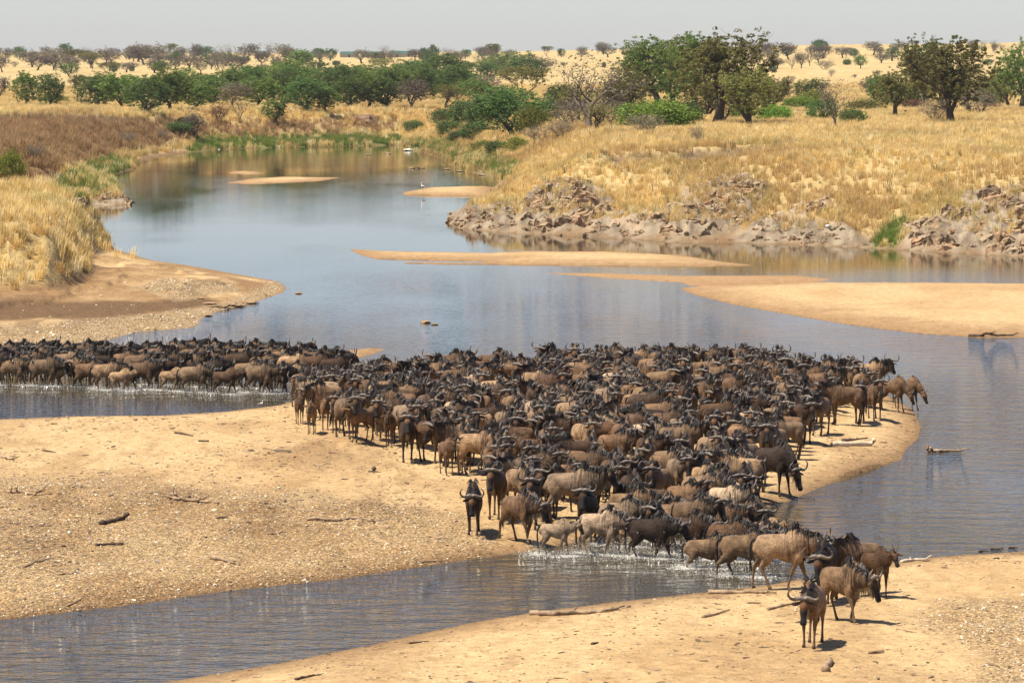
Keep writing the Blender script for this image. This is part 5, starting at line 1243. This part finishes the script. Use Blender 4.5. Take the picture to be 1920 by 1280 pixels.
scatter('pebbles', 'pale river pebbles strewn over the gravel bars and beach', 'pebbles', np.stack([x_, y_, terrain_z(x_, y_) + ps * .12], 1), np.stack([ps, ps, ps], 1) * rng.uniform(.8, 1.25, (n_, 3)), rng.uniform(0, 6.28, n_), cols, PEB, M['pebble'], rng.integers(0, 4, n_))
wg = area * landok * (1 + 4 * np.clip(ctr(debris), 0, 1)) * (cY < 150) * (.3 + clump)
x_, y_, i_, j_ = sample(wg, 14000); n_ = len(x_); ps = rng.lognormal(0, .5, n_) * .038
cols = np.array([[.10, .065, .035], [.16, .10, .055], [.24, .16, .09]])[rng.integers(0, 3, n_)]
scatter('litter', 'dark dung and twig litter dotted over the sand', 'litter', np.stack([x_, y_, terrain_z(x_, y_) + ps * .1], 1), np.stack([ps * rng.uniform(.8, 3.2, n_), ps, ps * .8], 1), rng.uniform(0, 6.28, n_), cols, [m_.copy() for m_ in PEB], M['pebble'], rng.integers(0, 4, n_))
# ================================================================== splash
def splash_mat():
    m, t, b, o = mat_new('splash'); b.inputs['Base Color'].default_value = (.74, .70, .62, 1); b.inputs['Roughness'].default_value = .25; b.inputs['Specular IOR Level'].default_value = .6
    return m
M['splash'] = splash_mat()
DROP = [rock_mesh(i + 300, 8, 0, 0, (1, 1, 1)) for i in range(2)]
def splash(name, label, zones, per, hmax, size):
    P, S = [], []
    for h in [h for h in herd if h['zone'] in zones and h['sink'] > .01]:
        c_, s_ = math.cos(R(h['hd'])), math.sin(R(h['hd']))
        for (lx, ly) in ((.33, .13), (.33, -.13), (-.52, .13), (-.52, -.13)):
            k = int(per / 4 * random.uniform(.3, 1.8)); a_ = rng.uniform(0, 6.28, k); rr2 = np.abs(rng.normal(0, .26, k)) + .05
            px_ = h['x'] + lx * c_ - ly * s_ + rr2 * np.cos(a_); py_ = h['y'] + lx * s_ + ly * c_ + rr2 * np.sin(a_) - .08
            zz = rng.exponential(hmax * .33, k) * np.clip(1.3 - rr2, .15, 1); low_ = rng.random(k) < .55; zz[low_] = rng.uniform(.0, .03, low_.sum())
            s2 = rng.lognormal(0, .5, k) * size; s3 = np.stack([s2, s2, s2], 1); s3[low_] *= np.array([2.4, 1.6, .7])
            P.append(np.stack([px_, py_, np.maximum(zz, .004)], 1)); S.append(s3)
    P = np.concatenate(P); S = np.concatenate(S)
    ok = terrain_z(P[:, 0], P[:, 1]) < .03; P, S = P[ok], S[ok]; n_ = len(P)
    scatter(name, label, 'splash', P, S, rng.uniform(0, 6.28, n_), np.ones((n_, 3)), [m_.copy() for m_ in DROP], M['splash'], rng.integers(0, 2, n_))
splash('water_splash', 'white spray kicked up by wildebeest fording the near channel', ('ford',), 4200, .46, .0075)
splash('water_splash', 'muddy spray along the feet of the line wading in from the left', ('wading front',), 1300, .20, .0105)
# ================================================================== birds and camp
M['feather_dark'] = plain_mat('dark_feathers', (.05, .05, .055), .7, .3, 12); M['feather_white'] = plain_mat('white_feathers', (.75, .73, .70), .7, .1, 12); M['beak'] = plain_mat('beak', (.35, .22, .12), .6, .2, 12)
def bird(px, py, h, rz, label, dark=True, legf=.42):
    x, y, z = hit(px, py, 0.0); e = empty('stork' if legf > .3 else 'wading_bird', (x, y, z), rz); e.scale = (h, h, h); tag(e, label, 'bird')
    def part(nm, chains, mat):
        T = Tubes()
        for pts, rad in chains: T.add(*refine(pts, rad, 3), 'leg', 8)
        me = D.meshes.new(nm); me.from_pydata([tuple(v) for v in T.v], [], T.f); me.update(); me.shade_smooth(); me.materials.append(M[mat]); o = D.objects.new(nm, me); C.objects.link(o); o.parent = e
    L = legf
    part('body', [([(-.34, 0, L + .02), (-.2, 0, L + .08), (0, 0, L + .13), (.14, 0, L + .19), (.2, 0, L + .24)], [.01, .08, .12, .10, .04]), ([(.13, 0, L + .2), (.2, 0, L + .34), (.17, 0, L + .46), (.2, 0, L + .52), (.26, 0, L + .52)], [.06, .035, .03, .045, .02])], 'feather_white')
    part('wing', [([(-.38, .07, L + .02), (-.15, .10, L + .12), (.1, .09, L + .18)], [.01, .07, .04])], 'feather_dark'); part('wing', [([(-.38, -.07, L + .02), (-.15, -.10, L + .12), (.1, -.09, L + .18)], [.01, .07, .04])], 'feather_dark')
    part('beak', [([(.24, 0, L + .52), (.36, 0, L + .49), (.46, 0, L + .45)], [.025, .016, .004])], 'beak')
    for s in (-1, 1): part('leg', [([(0, s * .04, L + .08), (.0, s * .04, L * .5), (0, s * .04, 0)], [.018, .013, .014])], 'beak')
bird(793, 359, .85, 2.6, 'stork standing on the small far sandbar in the river')
bird(489, 764, .34, .2, 'small bird at the sand edge left of the herd', True, .25)
bird(411, 286, .6, 1.0, 'white bird at the far left waterline', True)
M['canvas'] = plain_mat('tent_canvas', (.42, .38, .30), .9, .15, 2); M['green_roof'] = plain_mat('green_tent_roof', (.035, .085, .07), .8, .2, 2)
for i, (px, py, w_, lb) in enumerate([(592, 108, 22, 'leftmost of the green-roofed camp tents on the skyline'), (655, 108, 34, 'second green-roofed camp tent from the left on the skyline'), (700, 108, 40, 'third and widest green-roofed camp tent on the skyline'), (745, 108, 30, 'fourth green-roofed camp tent on the skyline'), (766, 107, 18, 'rightmost small green-roofed camp tent on the skyline'), (365, 106, 18, 'pale-walled camp tent among the leafless skyline trees')]):
    x, y, z = hit(px, py); W_ = w_ * y / F; d_ = 5.0; hw = 1.9; e = empty('camp_tent', (x, y, z)); tag(e, lb, 'tent', 'camp tents on the skyline')
    a_, b_ = W_ / 2, d_ / 2
    mesh_obj('wall', [(-a_, -b_, -1), (a_, -b_, -1), (a_, b_, -1), (-a_, b_, -1), (-a_, -b_, hw), (a_, -b_, hw), (a_, b_, hw), (-a_, b_, hw)], [(0, 1, 5, 4), (1, 2, 6, 5), (2, 3, 7, 6), (3, 0, 4, 7), (4, 5, 6, 7)], M['canvas'], e)
    a2, b2 = a_ + .6, b_ + .6
    mesh_obj('roof', [(-a2, -b2, hw - .1), (a2, -b2, hw - .1), (a2, b2, hw - .1), (-a2, b2, hw - .1), (-a2 + 1, 0, hw + 1.5), (a2 - 1, 0, hw + 1.5)], [(0, 1, 5, 4), (2, 3, 4, 5), (1, 2, 5), (3, 0, 4), (3, 2, 1, 0)], M['green_roof'], e)
    mesh_obj('door', [(-.5, -b_ - .02, 0), (.5, -b_ - .02, 0), (.5, -b_ - .02, 1.7), (-.5, -b_ - .02, 1.7), (-.5, -b_ - .08, 0), (.5, -b_ - .08, 0), (.5, -b_ - .08, 1.7), (-.5, -b_ - .08, 1.7)], [(4, 5, 6, 7), (0, 4, 7, 3), (1, 2, 6, 5), (3, 7, 6, 2), (0, 1, 5, 4), (0, 3, 2, 1)], M['wood_dark'], e)
# termite mounds
M['termite'] = plain_mat('termite_mound', (.20, .125, .075), .95, .3, 3)
for px, py, w_, h_, lb in [(1826, 232, 16, 12, 'small termite mound right of the wide olive acacia'), (680, 226, 60, 14, 'dark low earth mound on the far bank left of the river end')]:
    x, y, z = hit(px, py); me = rock_mesh(int(px), 30, 1, .05, (1, 1, 1)); me.materials.clear(); me.materials.append(M['termite']); o = D.objects.new('termite_mound', me); C.objects.link(o)
    o.location = (x, y, z); o.scale = (w_ * y / F, w_ * y / F, h_ * y / F * 1.6); tag(o, lb, 'earth mound')
# ================================================================== air
hz = D.materials.new('haze_air'); hz.use_nodes = True; t = hz.node_tree; t.nodes.clear(); o_ = t.nodes.new('ShaderNodeOutputMaterial'); v_ = t.nodes.new('ShaderNodeVolumePrincipled')
v_.inputs['Color'].default_value = (.80, .87, .95, 1); v_.inputs['Density'].default_value = .00004; t.links.new(v_.outputs[0], o_.inputs['Volume'])
bx = [(-1400, -40, -3), (1400, -40, -3), (1400, 6100, -3), (-1400, 6100, -3), (-1400, -40, 60), (1400, -40, 60), (1400, 6100, 60), (-1400, 6100, 60)]
ho = mesh_obj('haze', bx, [(0, 3, 2, 1), (4, 5, 6, 7), (0, 1, 5, 4), (1, 2, 6, 5), (2, 3, 7, 6), (3, 0, 4, 7)], hz); tag(ho, None, None, None, 'stuff')
